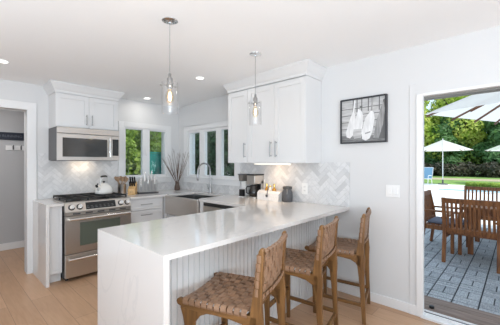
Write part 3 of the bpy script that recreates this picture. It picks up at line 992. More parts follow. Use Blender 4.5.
mx, my = -0.11, -1.938
hw_ = 0.070
t = thing('coffee_maker', 'stainless drip coffee maker with a black glass carafe below the wall cabinet', 'coffee maker', (mx, my, 0.914))
MB().box(mx - 0.098, mx + 0.095, my - hw_, my + hw_, 0.914, 0.944).build('base', M['steel_h'], t, bevel=0.006)
MB().box(mx + 0.04, mx + 0.095, my - hw_, my + hw_, 0.944, 1.15).build('tower', M['steel'], t, bevel=0.004)
MB().box(mx + 0.037, mx + 0.040, my - hw_ + .008, my + hw_ - .008, 0.95, 1.10).build('recess', M['black'], t)
MB().box(mx - 0.09, mx + 0.095, my - hw_, my + hw_, 1.102, 1.215).build('brew_head', M['steel'], t, bevel=0.006)
MB().box(mx - 0.092, mx + 0.097, my - hw_ - .002, my + hw_ + .002, 1.215, 1.232).build('lid', M['black'], t, bevel=0.005)
cv = MB().lathe([(0.0, 0.002), (0.056, 0.002), (0.064, 0.02), (0.062, 0.07), (0.048, 0.11), (0.044, 0.13)], (mx - 0.03, my, 0.944), 26).build('carafe', M['coffee'], t, smooth=True)
MB().lathe([(0.046, 0.13), (0.048, 0.145), (0.02, 0.152), (0.0, 0.152)], (mx - 0.03, my, 0.944), 22).build('carafe_lid', M['black'], cv, smooth=True)
hd = Vector((-0.62, 0.78, 0)).normalized()
c = Vector((mx - 0.03, my, 0.944))
MB().tube([c + hd * 0.043 + Vector((0, 0, 0.125)), c + hd * 0.085 + Vector((0, 0, 0.125)), c + hd * 0.098 + Vector((0, 0, 0.10)), c + hd * 0.094 + Vector((0, 0, 0.045)), c + hd * 0.06 + Vector((0, 0, 0.03))], 0.008, 10).build('carafe_handle', M['black'], cv, smooth=True)

# white stone caddy with small bottles
ya, yb, xa, xb = -2.372, -2.02, -0.165, -0.04
t = thing('counter_caddy', 'low white marble box with compartments on the counter, holding amber bottles', 'caddy', ((xa + xb) / 2, (ya + yb) / 2, 0.914))
mb = MB()
CM = marble('white_marble_box', (0.83, 0.82, 0.81), (0.6, 0.6, 0.6), 0.3, 6, 0.3)
def side_poly(): return [(xa, 0.914), (xb, 0.914), (xb, 1.035), (xa + 0.035, 1.03), (xa, 1.0)]
for y0, y1 in ((ya, ya + 0.01), (yb - 0.01, yb), ((ya + yb) / 2 + 0.03, (ya + yb) / 2 + 0.038)): mb.prism(side_poly(), y0, y1, 'y')
mb.box(xa, xb, ya, yb, 0.914, 0.922); mb.box(xa, xa + 0.01, ya, yb, 0.914, 1.0); mb.box(xb - 0.01, xb, ya, yb, 0.914, 1.035)
mb.build('box', CM, t, bevel=0.001)
lid_ = MB(); lid_.prism([(xa + 0.004, 0.998), (xa + 0.036, 1.029), (xa + 0.036, 1.022), (xa + 0.004, 0.992)], ya + 0.01, yb - 0.01, 'y'); lid_.build('front_flap', CM, t)
for i, yy in enumerate((-2.115, -2.17, -2.235)):
    if i == 1:
        u = thing('sugar_shaker', 'slim pale shaker between the two amber bottles in the white caddy', 'shaker', (-0.085, yy, 0.922))
        MB().lathe([(0.0, 0), (0.020, 0), (0.020, 0.135), (0.014, 0.15), (0.0, 0.15)], (-0.085, yy, 0.922), 16).build('body', M['plate'], u, smooth=True)
        MB().lathe([(0.015, 0.148), (0.015, 0.168), (0.0, 0.170)], (-0.085, yy, 0.922), 16).build('cap', M['gold'], u, smooth=True)
        continue
    u = thing('syrup_bottle', 'amber bottle with gold cap %s in the white caddy' % ('nearer the coffee maker' if i == 0 else 'nearer the grey canister'), 'bottle', (-0.085, yy, 0.922), group='amber bottles in the white caddy')
    MB().lathe([(0.0, 0), (0.022, 0), (0.023, 0.01), (0.023, 0.125), (0.012, 0.145), (0.010, 0.155)], (-0.085, yy, 0.922), 18).build('body', M['amber'], u, smooth=True)
    MB().lathe([(0.013, 0.155), (0.013, 0.190), (0.010, 0.193), (0.0, 0.193)], (-0.085, yy, 0.922), 16).build('cap', M['gold'], u, smooth=True)
u = thing('coffee_scoop', 'dark metal coffee scoop hanging over the front of the white caddy', 'scoop', (xa - 0.004, -2.19, 0.97))
MB().tube([(xa + 0.018, -2.19, 1.075), (xa - 0.002, -2.19, 1.025), (xa - 0.008, -2.19, 0.985)], 0.005, 8).build('handle', M['charcoal'], u, smooth=True)
MB().lathe([(0.0, 0), (0.010, 0.002), (0.014, 0.012), (0.014, 0.03), (0.0, 0.032)], (xa - 0.016, -2.19, 0.955), 14).build('bowl', M['charcoal'], u, smooth=True)

# canister
nx, ny = -0.10, -2.445
t = thing('canister', 'dark grey lidded stoneware canister right of the white caddy', 'canister', (nx, ny, 0.914))
MB().lathe([(0.0, 0), (0.056, 0), (0.062, 0.008), (0.062, 0.115), (0.05, 0.14), (0.048, 0.15)], (nx, ny, 0.914), 28).build('body', M['charcoal'], t, smooth=True)
MB().lathe([(0.052, 0.150), (0.056, 0.154), (0.056, 0.178), (0.050, 0.183), (0.0, 0.184)], (nx, ny, 0.914), 28).build('lid', P('dark_lid', (0.06, 0.058, 0.055), 0.4), t, smooth=True)
mb = MB().tube([(nx - 0.05, ny - 0.03, 1.067), (nx - 0.068, ny - 0.045, 1.05), (nx - 0.062, ny - 0.04, 1.01)], 0.004, 8)
mb.build('clasp', M['nickel'], t, smooth=True)

# under-cabinet light
t = thing('under_cabinet_light', 'glowing warm light strip under the double-door wall cabinet', 'lamp', (-0.2, -2.3, 1.365))
MB().box(-0.318, -0.26, -2.62, -2.10, 1.366, 1.3765).build('housing', M['plate'], t)
MB().box(-0.315, -0.263, -2.61, -2.11, 1.362, 1.366).build('diffuser', M['warmlamp'], t)
area('under_cabinet_lamp', (-0.17, -2.28, 1.358), (0.30, 0, -1), 0.12, 0.66, 2.4, (1.0, 0.68, 0.40))

# wall plates
def outlet(yc, z0, z1, label):
    t = thing('wall_outlet', label, 'outlet', (-0.012, yc, (z0 + z1) / 2))
    MB().box(-0.016, -0.0102, yc - 0.038, yc + 0.038, z0, z1).build('plate', M['plate'], t, bevel=0.002)
    zc = (z0 + z1) / 2
    for dz in (-0.022, 0.022):
        mb = MB(); mb.box(-0.0185, -0.016, yc - 0.017, yc + 0.017, zc + dz - 0.016, zc + dz + 0.016)
        for dy in (-0.007, 0.007): mb.box(-0.0188, -0.0185, yc + dy - 0.0015, yc + dy + 0.0015, zc + dz - 0.005, zc + dz + 0.007, 1)
        mb.build('socket', [M['plate'], M['slot']], t)
outlet(-2.633, 1.01, 1.14, 'white outlet plate on the marble tiles right of the canister')
outlet(-1.985, 1.04, 1.16, 'white outlet plate on the marble tiles just right of the coffee maker')
t = thing('light_switch', 'white double rocker switch plate on the wall between picture and sliding door', 'light switch', (0, -3.598, 1.11))
MB().box(-0.006, 0.0, -3.660, -3.536, 1.052, 1.168).build('plate', M['plate'], t, bevel=0.002)
for yc in (-3.572, -3.624):
    MB().prism([(-0.006, 1.078), (-0.013, 1.080), (-0.008, 1.142), (-0.006, 1.142)], yc - 0.017, yc + 0.017, 'y').build('rocker', M['plate'], t, bevel=0.001)

# framed picture of paddles
t = thing('framed_picture', 'black-framed grey photograph of four paddles on the right wall', 'picture', (0, -3.318, 1.81))
py0, py1, pz0, pz1 = -3.553, -3.083, 1.580, 2.040
fw_ = 0.014
mb = MB()
mb.box(-0.036, 0.0, py0, py0 + fw_, pz0, pz1); mb.box(-0.036, 0.0, py1 - fw_, py1, pz0, pz1)
mb.box(-0.036, 0.0, py0 + fw_, py1 - fw_, pz0, pz0 + fw_); mb.box(-0.036, 0.0, py0 + fw_, py1 - fw_, pz1 - fw_, pz1)
mb.build('frame', M['framewood'], t, bevel=0.0015)
PM = [P('print_grey', (0.50, 0.50, 0.50), 0.5, noise_amt=0.25, noise_scale=7, stretch=(1, 1, 6)), P('print_line', (0.13, 0.13, 0.13), 0.5),
      P('print_pale', (0.76, 0.76, 0.76), 0.5, noise_amt=0.12, noise_scale=10, stretch=(1, 4, 1)), P('print_mid', (0.30, 0.30, 0.30), 0.5, noise_amt=0.35, noise_scale=14, stretch=(1, 5, 0.6)), P('print_floor', (0.20, 0.20, 0.20), 0.5, noise_amt=0.4, noise_scale=16, stretch=(1, 1, 4))]
iy0, iy1, iz0, iz1 = py0 + fw_, py1 - fw_, pz0 + fw_, pz1 - fw_
def pxy(x, y):    # picture coordinates measured 0..1 from the upper left
    return (iy1 - x * (iy1 - iy0), iz1 - y * (iz1 - iz0))
mb = MB()
mb.box(-0.022, -0.018, iy0, iy1, iz0, iz1, 0)
def flat(poly, d, mi):
    mb.prism([pxy(*p) for p in poly], -0.022 - d, -0.0221, 'x', mi)
flat([(0, .86), (1, .86), (1, 1), (0, 1)], 0.0002, 4)
for y in (.20, .36, .52, .68, .84):
    flat([(0, y), (1, y - .015), (1, y), (0, y + .015)], 0.0003, 1)
for x in (.27, .36, .47, .62, .70, .86):
    flat([(x, 0), (x + .022, 0), (x + .018, .30), (x - .004, .30)], 0.0004, 1)
flat([(.95, .08), (1.0, .05), (1.0, .95), (.86, .95), (.90, .5)], 0.0005, 1)
flat([(.90, .25), (.96, .12), (.99, .30), (.95, .62), (.86, .93), (.74, .92), (.80, .55)], 0.0006, 3)
flat([(.27, .28), (.33, .34), (.33, .60), (.27, .84), (.20, .91), (.12, .88), (.10, .78), (.18, .50)], 0.0007, 2)
flat([(.30, .0), (.335, .0), (.30, .30), (.27, .30)], 0.0008, 2)
flat([(.40, .22), (.47, .27), (.51, .38), (.49, .72), (.46, .91), (.30, .92), (.26, .80), (.31, .55)], 0.0009, 2)
flat([(.29, .70), (.48, .70), (.46, .91), (.30, .92), (.27, .82)], 0.0010, 0)
flat([(.70, .28), (.75, .35), (.77, .48), (.71, .80), (.66, .93), (.57, .98), (.49, .94), (.48, .80), (.56, .45)], 0.0011, 2)
flat([(.71, .0), (.745, .0), (.715, .30), (.685, .30)], 0.0012, 3)
flat([(.43, .16), (.50, .16), (.49, .20), (.44, .20)], 0.0012, 1)
flat([(.55, .80), (.68, .77), (.67, .80), (.56, .83)], 0.0013, 3)
mb.build('print', PM, t)

# ------------------------------------------------------------------ pendants and ceiling lamps
def pendant(x, y, label):
    t = thing('pendant_light', label, 'lamp', (x, y, H), group='glass pendant lights above the peninsula')
    MB().lathe([(0.0, -0.028), (0.012, -0.028), (0.014, -0.020), (0.040, -0.018), (0.058, -0.010), (0.060, -0.001)], (x, y, H), 30).build('ceiling_rose', M['chrome'], t, smooth=True)
    mb = MB(); mb.tube([(x, y, H - 0.026), (x, y, 2.035)], 0.0022, 8); mb.build('cord', P('silver_cord', (0.25, 0.25, 0.25), 0.4), t)
    mb = MB(); mb.lathe([(0.004, 2.045), (0.010, 2.04), (0.012, 2.015), (0.021, 2.005), (0.022, 1.965), (0.026, 1.96), (0.026, 1.945), (0.017, 1.94), (0.017, 1.925), (0.0, 1.925)], (x, y, 0), 24)
    for k_ in range(3):
        a = 2 * pi * k_ / 3 + .35
        mb.tube([(x + .02 * cos(a), y + .02 * sin(a), 1.955), (x + .064 * cos(a), y + .064 * sin(a), 1.955)], 0.002, 6)
        mb.lathe([(0.0, -.004), (.005, -.003), (.005, .003), (0, .004)], (x + .066 * cos(a), y + .066 * sin(a), 1.955), 8)
    mb.build('socket', M['nickel'], t, smooth=True)
    MB().lathe([(0.0595, 1.975), (0.0605, 1.745), (0.0575, 1.745), (0.0565, 1.975)], (x, y, 0), 36, close=True).build('glass_shade', M['shade'], t, smooth=True)
    b = MB().lathe([(0.013, 1.935), (0.016, 1.92), (0.031, 1.885), (0.033, 1.865), (0.026, 1.838), (0.010, 1.824), (0.0, 1.822)], (x, y, 0), 22).build('bulb', M['bulb'], t, smooth='all')
    mb = MB()
    for k_ in range(4):
        a = pi / 2 * k_
        mb.tube([(x + .006 * cos(a), y + .006 * sin(a), 1.905), (x + .013 * cos(a), y + .013 * sin(a), 1.855)], 0.0016, 6)
    mb.build('filament', M['filament'], b)
    l = bpy.data.lights.new('pendant_bulb', 'POINT'); l.energy = 1.2; l.color = (1, .75, .45); l.shadow_soft_size = 0.011
    o = bpy.data.objects.new('pendant_bulb', l); COL.objects.link(o); o.location = (x, y, 1.872)
pendant(-1.778, -2.578, 'clear glass pendant with lit bulb hanging above the waterfall end of the peninsula')
pendant(-0.855, -2.605, 'clear glass pendant with lit bulb hanging nearer the wall cabinets')
def downlight(x, y, label, power=2.0):
    H = ceil_z(y) - 0.003
    t = thing('recessed_light', label, 'lamp', (x, y, H), group='round recessed ceiling lights')
    MB().lathe([(0.046, -0.002), (0.062, -0.004), (0.064, -0.001), (0.046, -0.001)], (x, y, H), 28, close=True).build('trim_ring', M['trim'], t, smooth=True)
    MB().lathe([(0.0, -0.003), (0.046, -0.003), (0.046, -0.001), (0.0, -0.001)], (x, y, H), 28).build('lens', M['lamp'], t)
    l = area('downlight_lamp', (x, y, H - 0.008), (0, 0, -1), 0.09, 0.09, power, (1, .95, .88))
downlight(-0.783, -1.641, 'round lit recessed ceiling light between the two pendants')
downlight(-0.752, -0.283, 'round lit recessed ceiling light close to the corner window')
downlight(-2.513, -0.732, 'round lit recessed ceiling light in front of the hallway door')
area('hall_fill', (-2.8, 0.75, 2.35), (0, 0, -1), 0.3, 0.3, 14.0, (1, .97, .94))  # unseen fill light added to brighten the hallway

# ------------------------------------------------------------------ hallway sign and hooks
t = thing('wall_sign', 'long dark navy sign with pale lettering on the grey hallway wall', 'sign', (-2.3, 1.48, 1.80))
MB().box(-2.63, -1.975, 1.462, 1.48, 1.742, 1.862).build('board', M['navy'], t, bevel=0.003)
def text(s, loc, size, rot, parent, mat, name='lettering'):
    cu = bpy.data.curves.new(name + '_outline', 'FONT'); cu.body = s; cu.size = size; cu.extrude = 0.0008; cu.align_x = 'RIGHT'; cu.align_y = 'CENTER'
    tmp = bpy.data.objects.new(name + '_outline', cu); COL.objects.link(tmp)
    dg = bpy.context.evaluated_depsgraph_get()
    me = bpy.data.meshes.new_from_object(tmp.evaluated_get(dg))
    bpy.data.objects.remove(tmp)
    me.materials.clear(); me.materials.append(mat)
    o = bpy.data.objects.new(name, me); COL.objects.link(o); o.parent = parent
    o.location = Vector(loc) - ORG[parent]; o.rotation_euler = rot
    return o
text('NO RUNNING', (-2.0, 1.4612, 1.802), 0.054, (pi / 2, 0, 0), t, M['lettering'])
t = thing('coat_rack', 'white hook rail with dark hooks below the hallway sign', 'coat rack', (-2.07, 1.48, 1.62))
MB().box(-2.21, -1.93, 1.464, 1.48, 1.58, 1.655).build('rail', M['trim'], t, bevel=0.003)
for x in (-2.015, -2.115):
    mb = MB()
    mb.box(x - 0.008, x + 0.008, 1.460, 1.464, 1.595, 1.645)
    mb.tube([(x, 1.462, 1.64), (x, 1.43, 1.648), (x, 1.425, 1.66)], 0.006, 8)
    mb.tube([(x, 1.462, 1.605), (x, 1.44, 1.595), (x, 1.432, 1.61)], 0.006, 8)
    mb.build('hook', M['charcoal'], t, smooth=True)

# ------------------------------------------------------------------ counter stools
def ribbon(mb, pts, side, w):
    """flat strap along pts; side = unit vector across"""
    v = []
    for p in pts:
        v.append(Vector(p) - side * w / 2); v.append(Vector(p) + side * w / 2)
    f = [(2 * i, 2 * i + 1, 2 * i + 3, 2 * i + 2) for i in range(len(pts) - 1)]
    mb.add(v, f)

def weave_seat(W, y0, y1, zs, nA, nB):
    """straps across x wrap over the side rails; straps along y wrap over front and rear rails"""
    mb = MB()
    amp = 0.0042
    pa, pb = (y1 - y0) / nA, 2 * W / nB
    def dip(x, y):
        return zs - 0.016 * (1 - (x / W) ** 2)
    for i in range(nA):
        y = y0 + (i + .5) * pa
        pts = [(-W - 0.012, y, zs - 0.034), (-W - 0.019, y, zs - 0.020), (-W - 0.016, y, zs - 0.004), (-W - 0.004, y, zs + 0.003)]
        for j in range(nB * 4 + 1):
            x = -W + 2 * W * j / (nB * 4)
            ph = (x + W) / pb - .5
            pts.append((x, y, dip(x, y) + amp * cos(pi * (ph + i)) + (0.003 if abs(x) > W - .001 else 0)))
        pts += [(W + 0.004, y, zs + 0.003), (W + 0.016, y, zs - 0.004), (W + 0.019, y, zs - 0.020), (W + 0.012, y, zs - 0.034)]
        ribbon(mb, pts, Vector((0, 1, 0)), pa * 0.82)
    for j in range(nB):
        x = -W + (j + .5) * pb
        pts = [(x, y0 - .004, dip(x, y0) - .03), (x, y0 - 0.010, dip(x, y0) - .012)]
        for i in range(nA * 4 + 1):
            y = y0 + (y1 - y0) * i / (nA * 4)
            ph = (y - y0) / pa - .5
            pts.append((x, y, dip(x, y) - amp * cos(pi * (ph + j))))
        pts += [(x, y1 + 0.012, dip(x, y1) - .006), (x, y1 + 0.012, dip(x, y1) - .03)]
        ribbon(mb, pts, Vector((1, 0, 0)), pb * 0.82)
    return mb

def weave_back(W, z0, z1, ycurve, nA, nB):
    """horizontal straps wrap the two posts; vertical straps wrap the top and bottom rails. ycurve(x,z) gives the surface"""
    mb = MB()
    amp = 0.003
    pa, pb = (z1 - z0) / nA, 2 * W / nB
    for i in range(nA):
        z = z0 + (i + .5) * pa
        yl = ycurve(-W, z)
        pts = [(-W - 0.0150, yl - .004, z), (-W - 0.0165, yl + .006, z), (-W - 0.010, yl + .021, z), (-W, yl + .020, z)]
        for j in range(nB * 4 + 1):
            x = -W + .012 + (2 * W - .024) * j / (nB * 4)
            ph = (x + W) / pb - .5
            pts.append((x, ycurve(x, z) + amp * cos(pi * (ph + i)), z))
        pts += [(W, yl + .020, z), (W + 0.010, yl + .021, z), (W + 0.0165, yl + .006, z), (W + 0.0150, yl - .004, z)]
        ribbon(mb, pts, Vector((0, 0, 1)), pa * 0.88)
    for j in range(nB):
        x = -W + (j + .5) * pb
        if abs(x) > W - .02: continue
        pts = [(x, ycurve(x, z0) - .016, z0 + .004), (x, ycurve(x, z0) - .018, z0 - .014), (x, ycurve(x, z0), z0 - .02), (x, ycurve(x, z0) + .012, z0 - .008)]
        for i in range(nA * 4 + 1):
            z = z0 + (z1 - z0) * i / (nA * 4)
            ph = (z - z0) / pa - .5
            pts.append((x, ycurve(x, z) - amp * cos(pi * (ph + j)), z))
        pts += [(x, ycurve(x, z1) + .012, z1 + .008), (x, ycurve(x, z1), z1 + .02), (x, ycurve(x, z1) - .018, z1 + .014), (x, ycurve(x, z1) - .018, z1 - .004)]
        ribbon(mb, pts, Vector((1, 0, 0)), pb * 0.88)
    return mb

def make_stool(label, loc, rz):
    t = thing('counter_stool', label, 'stool', loc, rz, 'woven leather counter stools')
    W = 0.205
    th = 0.014
    zs = 0.605
    def py(z):    # rear post centre line
        if z < 0.6: return -0.022 + 0.030 * (z / 0.6)
        return 0.008 - 0.030 * ((z - 0.6) / 0.344) ** 1.3
    for sg in (-1, 1):
        x0, x1 = sg * W - th, sg * W + th
        zsamp = [0, .12, .25, .38, .48, .55, .60, .66, .74, .82, .90, .93]
        hw = [.016, .018, .020, .024, .030, .038, .036, .028, .023, .020, .018, .015]
        front = [(py(z) + h, z) for z, h in zip(zsamp, hw)]
        back = [(py(z) - h * .9, z) for z, h in zip(zsamp, hw)]
        poly = front + [(py(.944) + .008, .944), (py(.944) - .008, .944)] + back[::-1]
        MB().prism(poly, x0, x1, 'x').build('rear_leg', M['teak'], t, world=False, bevel=0.005)
        # side rail, flowing into both legs, with a rounded knob at the front end
        rail = [(0.0, zs - .012), (0.10, zs - .016), (0.25, zs - .018), (0.38, zs - .012), (0.455, zs - .002), (0.485, zs + .002), (0.497, zs - .006), (0.500, zs - .018), (0.492, zs - .032), (0.475, zs - .040),
                (0.43, zs - .050), (0.33, zs - .056), (0.25, zs - .052), (0.16, zs - .056), (0.09, zs - .066), (0.05, zs - .088), (0.02, zs - .13), (0.0, zs - .13)]
        MB().prism(rail, x0, x1, 'x').build('seat_rail', M['teak_h'], t, world=False, bevel=0.005)
        fl = [(0.475, zs - .044), (0.455, zs - .10), (0.440, .42), (0.425, .22), (0.418, 0.0), (0.388, 0.0), (0.388, .22), (0.388, .42), (0.378, zs - .12), (0.345, zs - .075), (0.30, zs - .056)]
        MB().prism(fl, x0 + .001, x1 - .001, 'x').build('front_leg', M['teak'], t, world=False, bevel=0.005)
        MB().prism([(0.395, .165), (0.395, .195), (0.0, .175), (0.0, .145)], sg * W - .010, sg * W + .010, 'x').build('side_stretcher', M['teak_h'], t, world=False, bevel=0.003)
    MB().box(-W + th, W - th, 0.392, 0.414, .25, .282).build('footrest', M['teak'], t, world=False, bevel=0.003)
    MB().box(-W + th, W - th, -0.024, -0.002, .125, .157).build('rear_stretcher', M['teak'], t, world=False, bevel=0.003)
    for yq, zq in ((.445, .032), (.06, .036)):
        mb = MB(); mb.bar((-W + th, yq, zs - zq), (W - th, yq, zs - zq), .03, .022); mb.build('cross_rail', M['teak'], t, world=False, bevel=.004)
    weave_seat(W, 0.055, 0.455, zs + .006, 10, 9).build('woven_seat', M['leather'], t, world=False, solid=0.0028, label='tan woven leather seat')
    def yc(x, z):
        return py(z) - 0.020 * (1 - (x / W) ** 2) * 0.9
    # curved top and bottom rails of the backrest
    for zz, nm in ((0.915, 'top_rail'), (0.685, 'bottom_rail')):
        mb = MB(); mb.tube([(x, yc(x, zz) - .002, zz + (0.0 if zz > .9 else -.004 * (1 - (x / W) ** 2))) for x in [-W + .01 + (2 * W - .02) * i / 8 for i in range(9)]], .011, 10)
        mb.build(nm, M['teak'], t, world=False, smooth=True)
    weave_back(W, 0.695, 0.912, yc, 5, 9).build('woven_back', M['leather'], t, world=False, solid=0.0028, label='tan woven leather backrest')
    return t
st = make_stool('woven leather counter stool closest to the waterfall end of the peninsula', (-1.646, -3.433, 0), 0.351)
dup(st, (-0.93, -3.405, 0), 0.215, 'woven leather counter stool in the middle of the three at the peninsula')
dup(st, (-0.282, -3.435, 0), 0.270, 'woven leather counter stool standing against the wall below the picture')

# ------------------------------------------------------------------ outside
PZ = -0.03
def patio_mat(f=1.0):
    m, nt, b = newmat('stone_pavers')
    tc = nt.nodes.new('ShaderNodeTexCoord')
    nz = nt.nodes.new('ShaderNodeTexNoise'); nz.inputs['Scale'].default_value = 9; nz.inputs['Detail'].default_value = 6
    mp = nt.nodes.new('ShaderNodeMapping'); mp.inputs['Scale'].default_value = (3, 14, 1)
    rp = nt.nodes.new('ShaderNodeValToRGB')
    rp.color_ramp.elements[0].position = .3; rp.color_ramp.elements[1].position = .7
    rp.color_ramp.elements[0].color = (.24 * f, .255 * f, .275 * f, 1); rp.color_ramp.elements[1].color = (.50 * f, .515 * f, .53 * f, 1)
    nt.links.new(tc.outputs['Object'], mp.inputs[0]); nt.links.new(mp.outputs[0], nz.inputs[0])
    nt.links.new(nz.outputs[0], rp.inputs[0]); nt.links.new(rp.outputs[0], b.inputs['Base Color'])
    b.inputs['Roughness'].default_value = .75
    return m
PAV = patio_mat()
PAV2 = P('dark_joint', (.055, .058, .065), .9)
struct('patio', MB().box(0.15, 5.2, -8.5, 0.6, -0.16, PZ - .012), PAV2)
# slatted stone tiles: columns running away from the house, three cross bars then a split block
mb = MB()
prng = random.Random(3)
CW, g = 0.215, 0.007
y = -6.125
ci = 0
while y < 0.4:
    x = 0.575
    k = 0
    while x < 5.15:
        if k % 2 == 0:
            for q in range(3):
                mb.box(x + q * .072 + g, x + (q + 1) * .072 - g, y + g, y + CW - g, PZ - .05, PZ + prng.uniform(-.002, .001), prng.choice((0, 0, 1)))
            x += .216
        else:
            tk = .5
            mb.box(x + g, x + .20 - g, y + g, y + CW * tk - g * .8, PZ - .05, PZ + prng.uniform(-.002, .001), prng.choice((0, 0, 1)))
            mb.box(x + g, x + .20 - g, y + CW * tk + g * .8, y + CW - g, PZ - .05, PZ + prng.uniform(-.002, .001), prng.choice((0, 0, 1)))
            x += .20
        k += 1
    y += CW; ci += 1
struct('patio_pavers', mb, [PAV, patio_mat(.84)])
# brown threshold boards
mb = MB()
for i in range(3):
    mb.box(0.124 + i * .149, 0.124 + i * .149 + .144, -6.4, -3.72, -0.06, PZ + .006)
struct('threshold_boards', mb, wood('weathered_boards', (.16, .11, .085), (.27, .20, .165), 3, 'y', .7), bevel=.003)
t = thing('door_stop', 'small black door stop on the brown threshold boards outside', 'door stop', (.30, -3.86, PZ + .006))
MB().lathe([(0.0, 0), (.022, 0), (.024, .006), (.020, .022), (0, .026)], (.30, -3.86, PZ + .006), 16).build('body', M['black'], t, smooth=True)

struct('patio_shade_wall', MB().box(0.15, 6.0, -6.5, -6.3, -0.1, 4.25), P('shade_wall_white', (.78, .78, .77), .6))  # unseen wall added outside the view to shade the patio
DECK = P('pale_concrete', (.78, .77, .74), .8, noise_amt=.06, noise_scale=3)
struct('pool_deck', MB().box(5.2, 19.9, -22, 14, -0.2, -0.04), DECK)
LAWN = P('lawn_grass', (.16, .27, .055), .95, noise_amt=.35, noise_scale=1.4, bump=.2)
struct('lawn', MB().box(19.9, 70, -45, 45, -0.3, -0.03), LAWN)
struct('ground_side', MB().box(-14, 19.9, 0.6 + .001, 30, -0.35, -0.21), P('mulch_ground', (.12, .10, .06), .95, noise_amt=.3))
# lawn path
struct('path', MB().box(25.5, 29.0, -14, 10, -0.1, -0.015), P('beige_path', (.40, .33, .22), .9, noise_amt=.15))
# pool basin edge and water
POOLX = (14.6, 15.5)
mb = MB(); mb.box(POOLX[0], POOLX[1], -7.0, -1.3, -0.05, -0.030)
struct('pool_water', mb, P('pool_water', (.30, .58, .66), .05, noise_amt=.1))
mb = MB()
mb.box(POOLX[0] - .35, POOLX[0], -7.35, -0.95, -0.05, 0.0); mb.box(POOLX[1], POOLX[1] + .35, -7.35, -0.95, -0.05, 0.0)
mb.box(*POOLX, -7.35, -7.0, -0.05, 0.0); mb.box(*POOLX, -1.3, -0.95, -0.05, 0.0)
struct('pool_coping', mb, P('white_coping', (.80, .80, .78), .7))

# slatted teak patio seats: local origin at the middle of the back feet line, facing +y
def patio_seat(name, label, cat, loc, rz, w=0.60, nslat=11, arms=True, cushion=False):
    t = thing(name, label, cat, loc, rz)
    T = M['patio_teak']
    hw = w / 2
    for sg in (-1, 1):
        x0, x1 = sg * hw - .022, sg * hw + .022
        MB().prism([(-.075, 0), (-.035, 0), (.02, .40), (.0, .60), (-.065, .92), (-.10, .92), (-.045, .60), (-.03, .40)], x0, x1, 'x').build('rear_leg', T, t, world=False, bevel=.003)
        MB().box(x0, x1, .46, .505, 0, .62).build('front_leg', T, t, world=False, bevel=.003)
        if arms:
            mb = MB().prism([(-.05, .615), (.50, .62), (.535, .62), (.535, .645), (.45, .65), (-.06, .64)], sg * hw - .032, sg * hw + .032, 'x')
            mb.build('armrest', T, t, world=False, bevel=.004)
        MB().box(x0 + .008, x1 - .008, 0.0, .48, .33, .40).build('side_rail', T, t, world=False, bevel=.003)
    MB().box(-hw + .02, hw - .02, .47, .495, .33, .40).build('front_rail', T, t, world=False, bevel=.003)
    # seat slats (one panel) and backrest slats
    mb = MB()
    for i in range(7): mb.box(-hw + .02, hw - .02, .02 + i * .066, .02 + i * .066 + .055, .40, .42)
    mb.build('seat', T, t, world=False)
    a = math.atan2(.075, .32)
    def backy(z): return -.024 - .06 * (z - .55) / .37
    mb = MB(); mb.prism([(backy(.845) - .014, .845), (backy(.845) + .014, .845), (backy(.915) + .014, .915), (backy(.915) - .014, .915)], -hw + .02, hw - .02, 'x'); mb.build('top_rail', T, t, world=False, bevel=.003)
    mb = MB(); mb.prism([(.0 - .014, .425), (.0 + .014, .425), (backy(.49) + .018, .49), (backy(.49) - .014, .49)], -hw + .02, hw - .02, 'x'); mb.build('bottom_rail', T, t, world=False, bevel=.003)
    for i in range(nslat):
        x = -hw + .022 + (w - .044) * (i + .5) / nslat
        s_ = .0145
        MB().prism([(backy(.48) - .008, .48), (backy(.48) + .008, .48), (backy(.85) + .008, .85), (backy(.85) - .008, .85)], x - s_, x + s_, 'x').build('slat', T, t, world=False)
    if cushion:
        mb = MB(); mb.box(-hw + .03, hw - .03, .03, .49, .42, .465); mb.build('cushion', M['cushion'], t, world=False, bevel=.015, label='dark grey seat cushion')
    return t
patio_seat('patio_armchair', 'slatted teak armchair with its back to the sliding door', 'chair', (1.985, -3.995, PZ), radians(-90 - 3), .60, 11)
patio_seat('patio_armchair', 'slatted teak armchair with grey cushion seen from the side beyond the door', 'chair', (2.83, -3.35, PZ), radians(180 - 4), .56, 10, cushion=True)
patio_seat('patio_bench', 'slatted teak bench on the far side of the patio table', 'bench', (4.55, -4.25, PZ), radians(90), 1.20, 18)
# table
t = thing('patio_table', 'teak slatted patio table behind the armchair under the large umbrella', 'table', (3.15, -4.36, PZ))
TX0, TX1, TY0, TY1 = 2.55, 3.75, -4.90, -3.82
mb = MB()
nsl = 11
for i in range(nsl):
    a = TX0 + .08 + (TX1 - TX0 - .16) * i / nsl
    mb.box(a + .004, a + (TX1 - TX0 - .16) / nsl - .004, TY0 + .08, TY1 - .08, .675, .70)
mb.box(TX0, TX0 + .08, TY0, TY1, .67, .705); mb.box(TX1 - .08, TX1, TY0, TY1, .67, .705); mb.box(TX0 + .08, TX1 - .08, TY0, TY0 + .08, .67, .705); mb.box(TX0 + .08, TX1 - .08, TY1 - .08, TY1, .67, .705)
mb.build('tabletop', M['patio_teak'], t)
mb = MB(); mb.box(TX0 + .08, TX1 - .08, TY0 + .08, TY0 + .105, .59, .67); mb.box(TX0 + .08, TX1 - .08, TY1 - .105, TY1 - .08, .59, .67); mb.box(TX0 + .08, TX0 + .105, TY0 + .08, TY1 - .08, .59, .67); mb.box(TX1 - .105, TX1 - .08, TY0 + .08, TY1 - .08, .59, .67)
mb.build('apron', M['patio_teak'], t)
for x in (TX0 + .11, TX1 - .11):
    for y in (TY0 + .11, TY1 - .11):
        MB().box(x - .035, x + .035, y - .035, y + .035, PZ, .60).build('leg', M['patio_teak'], t, bevel=.004)

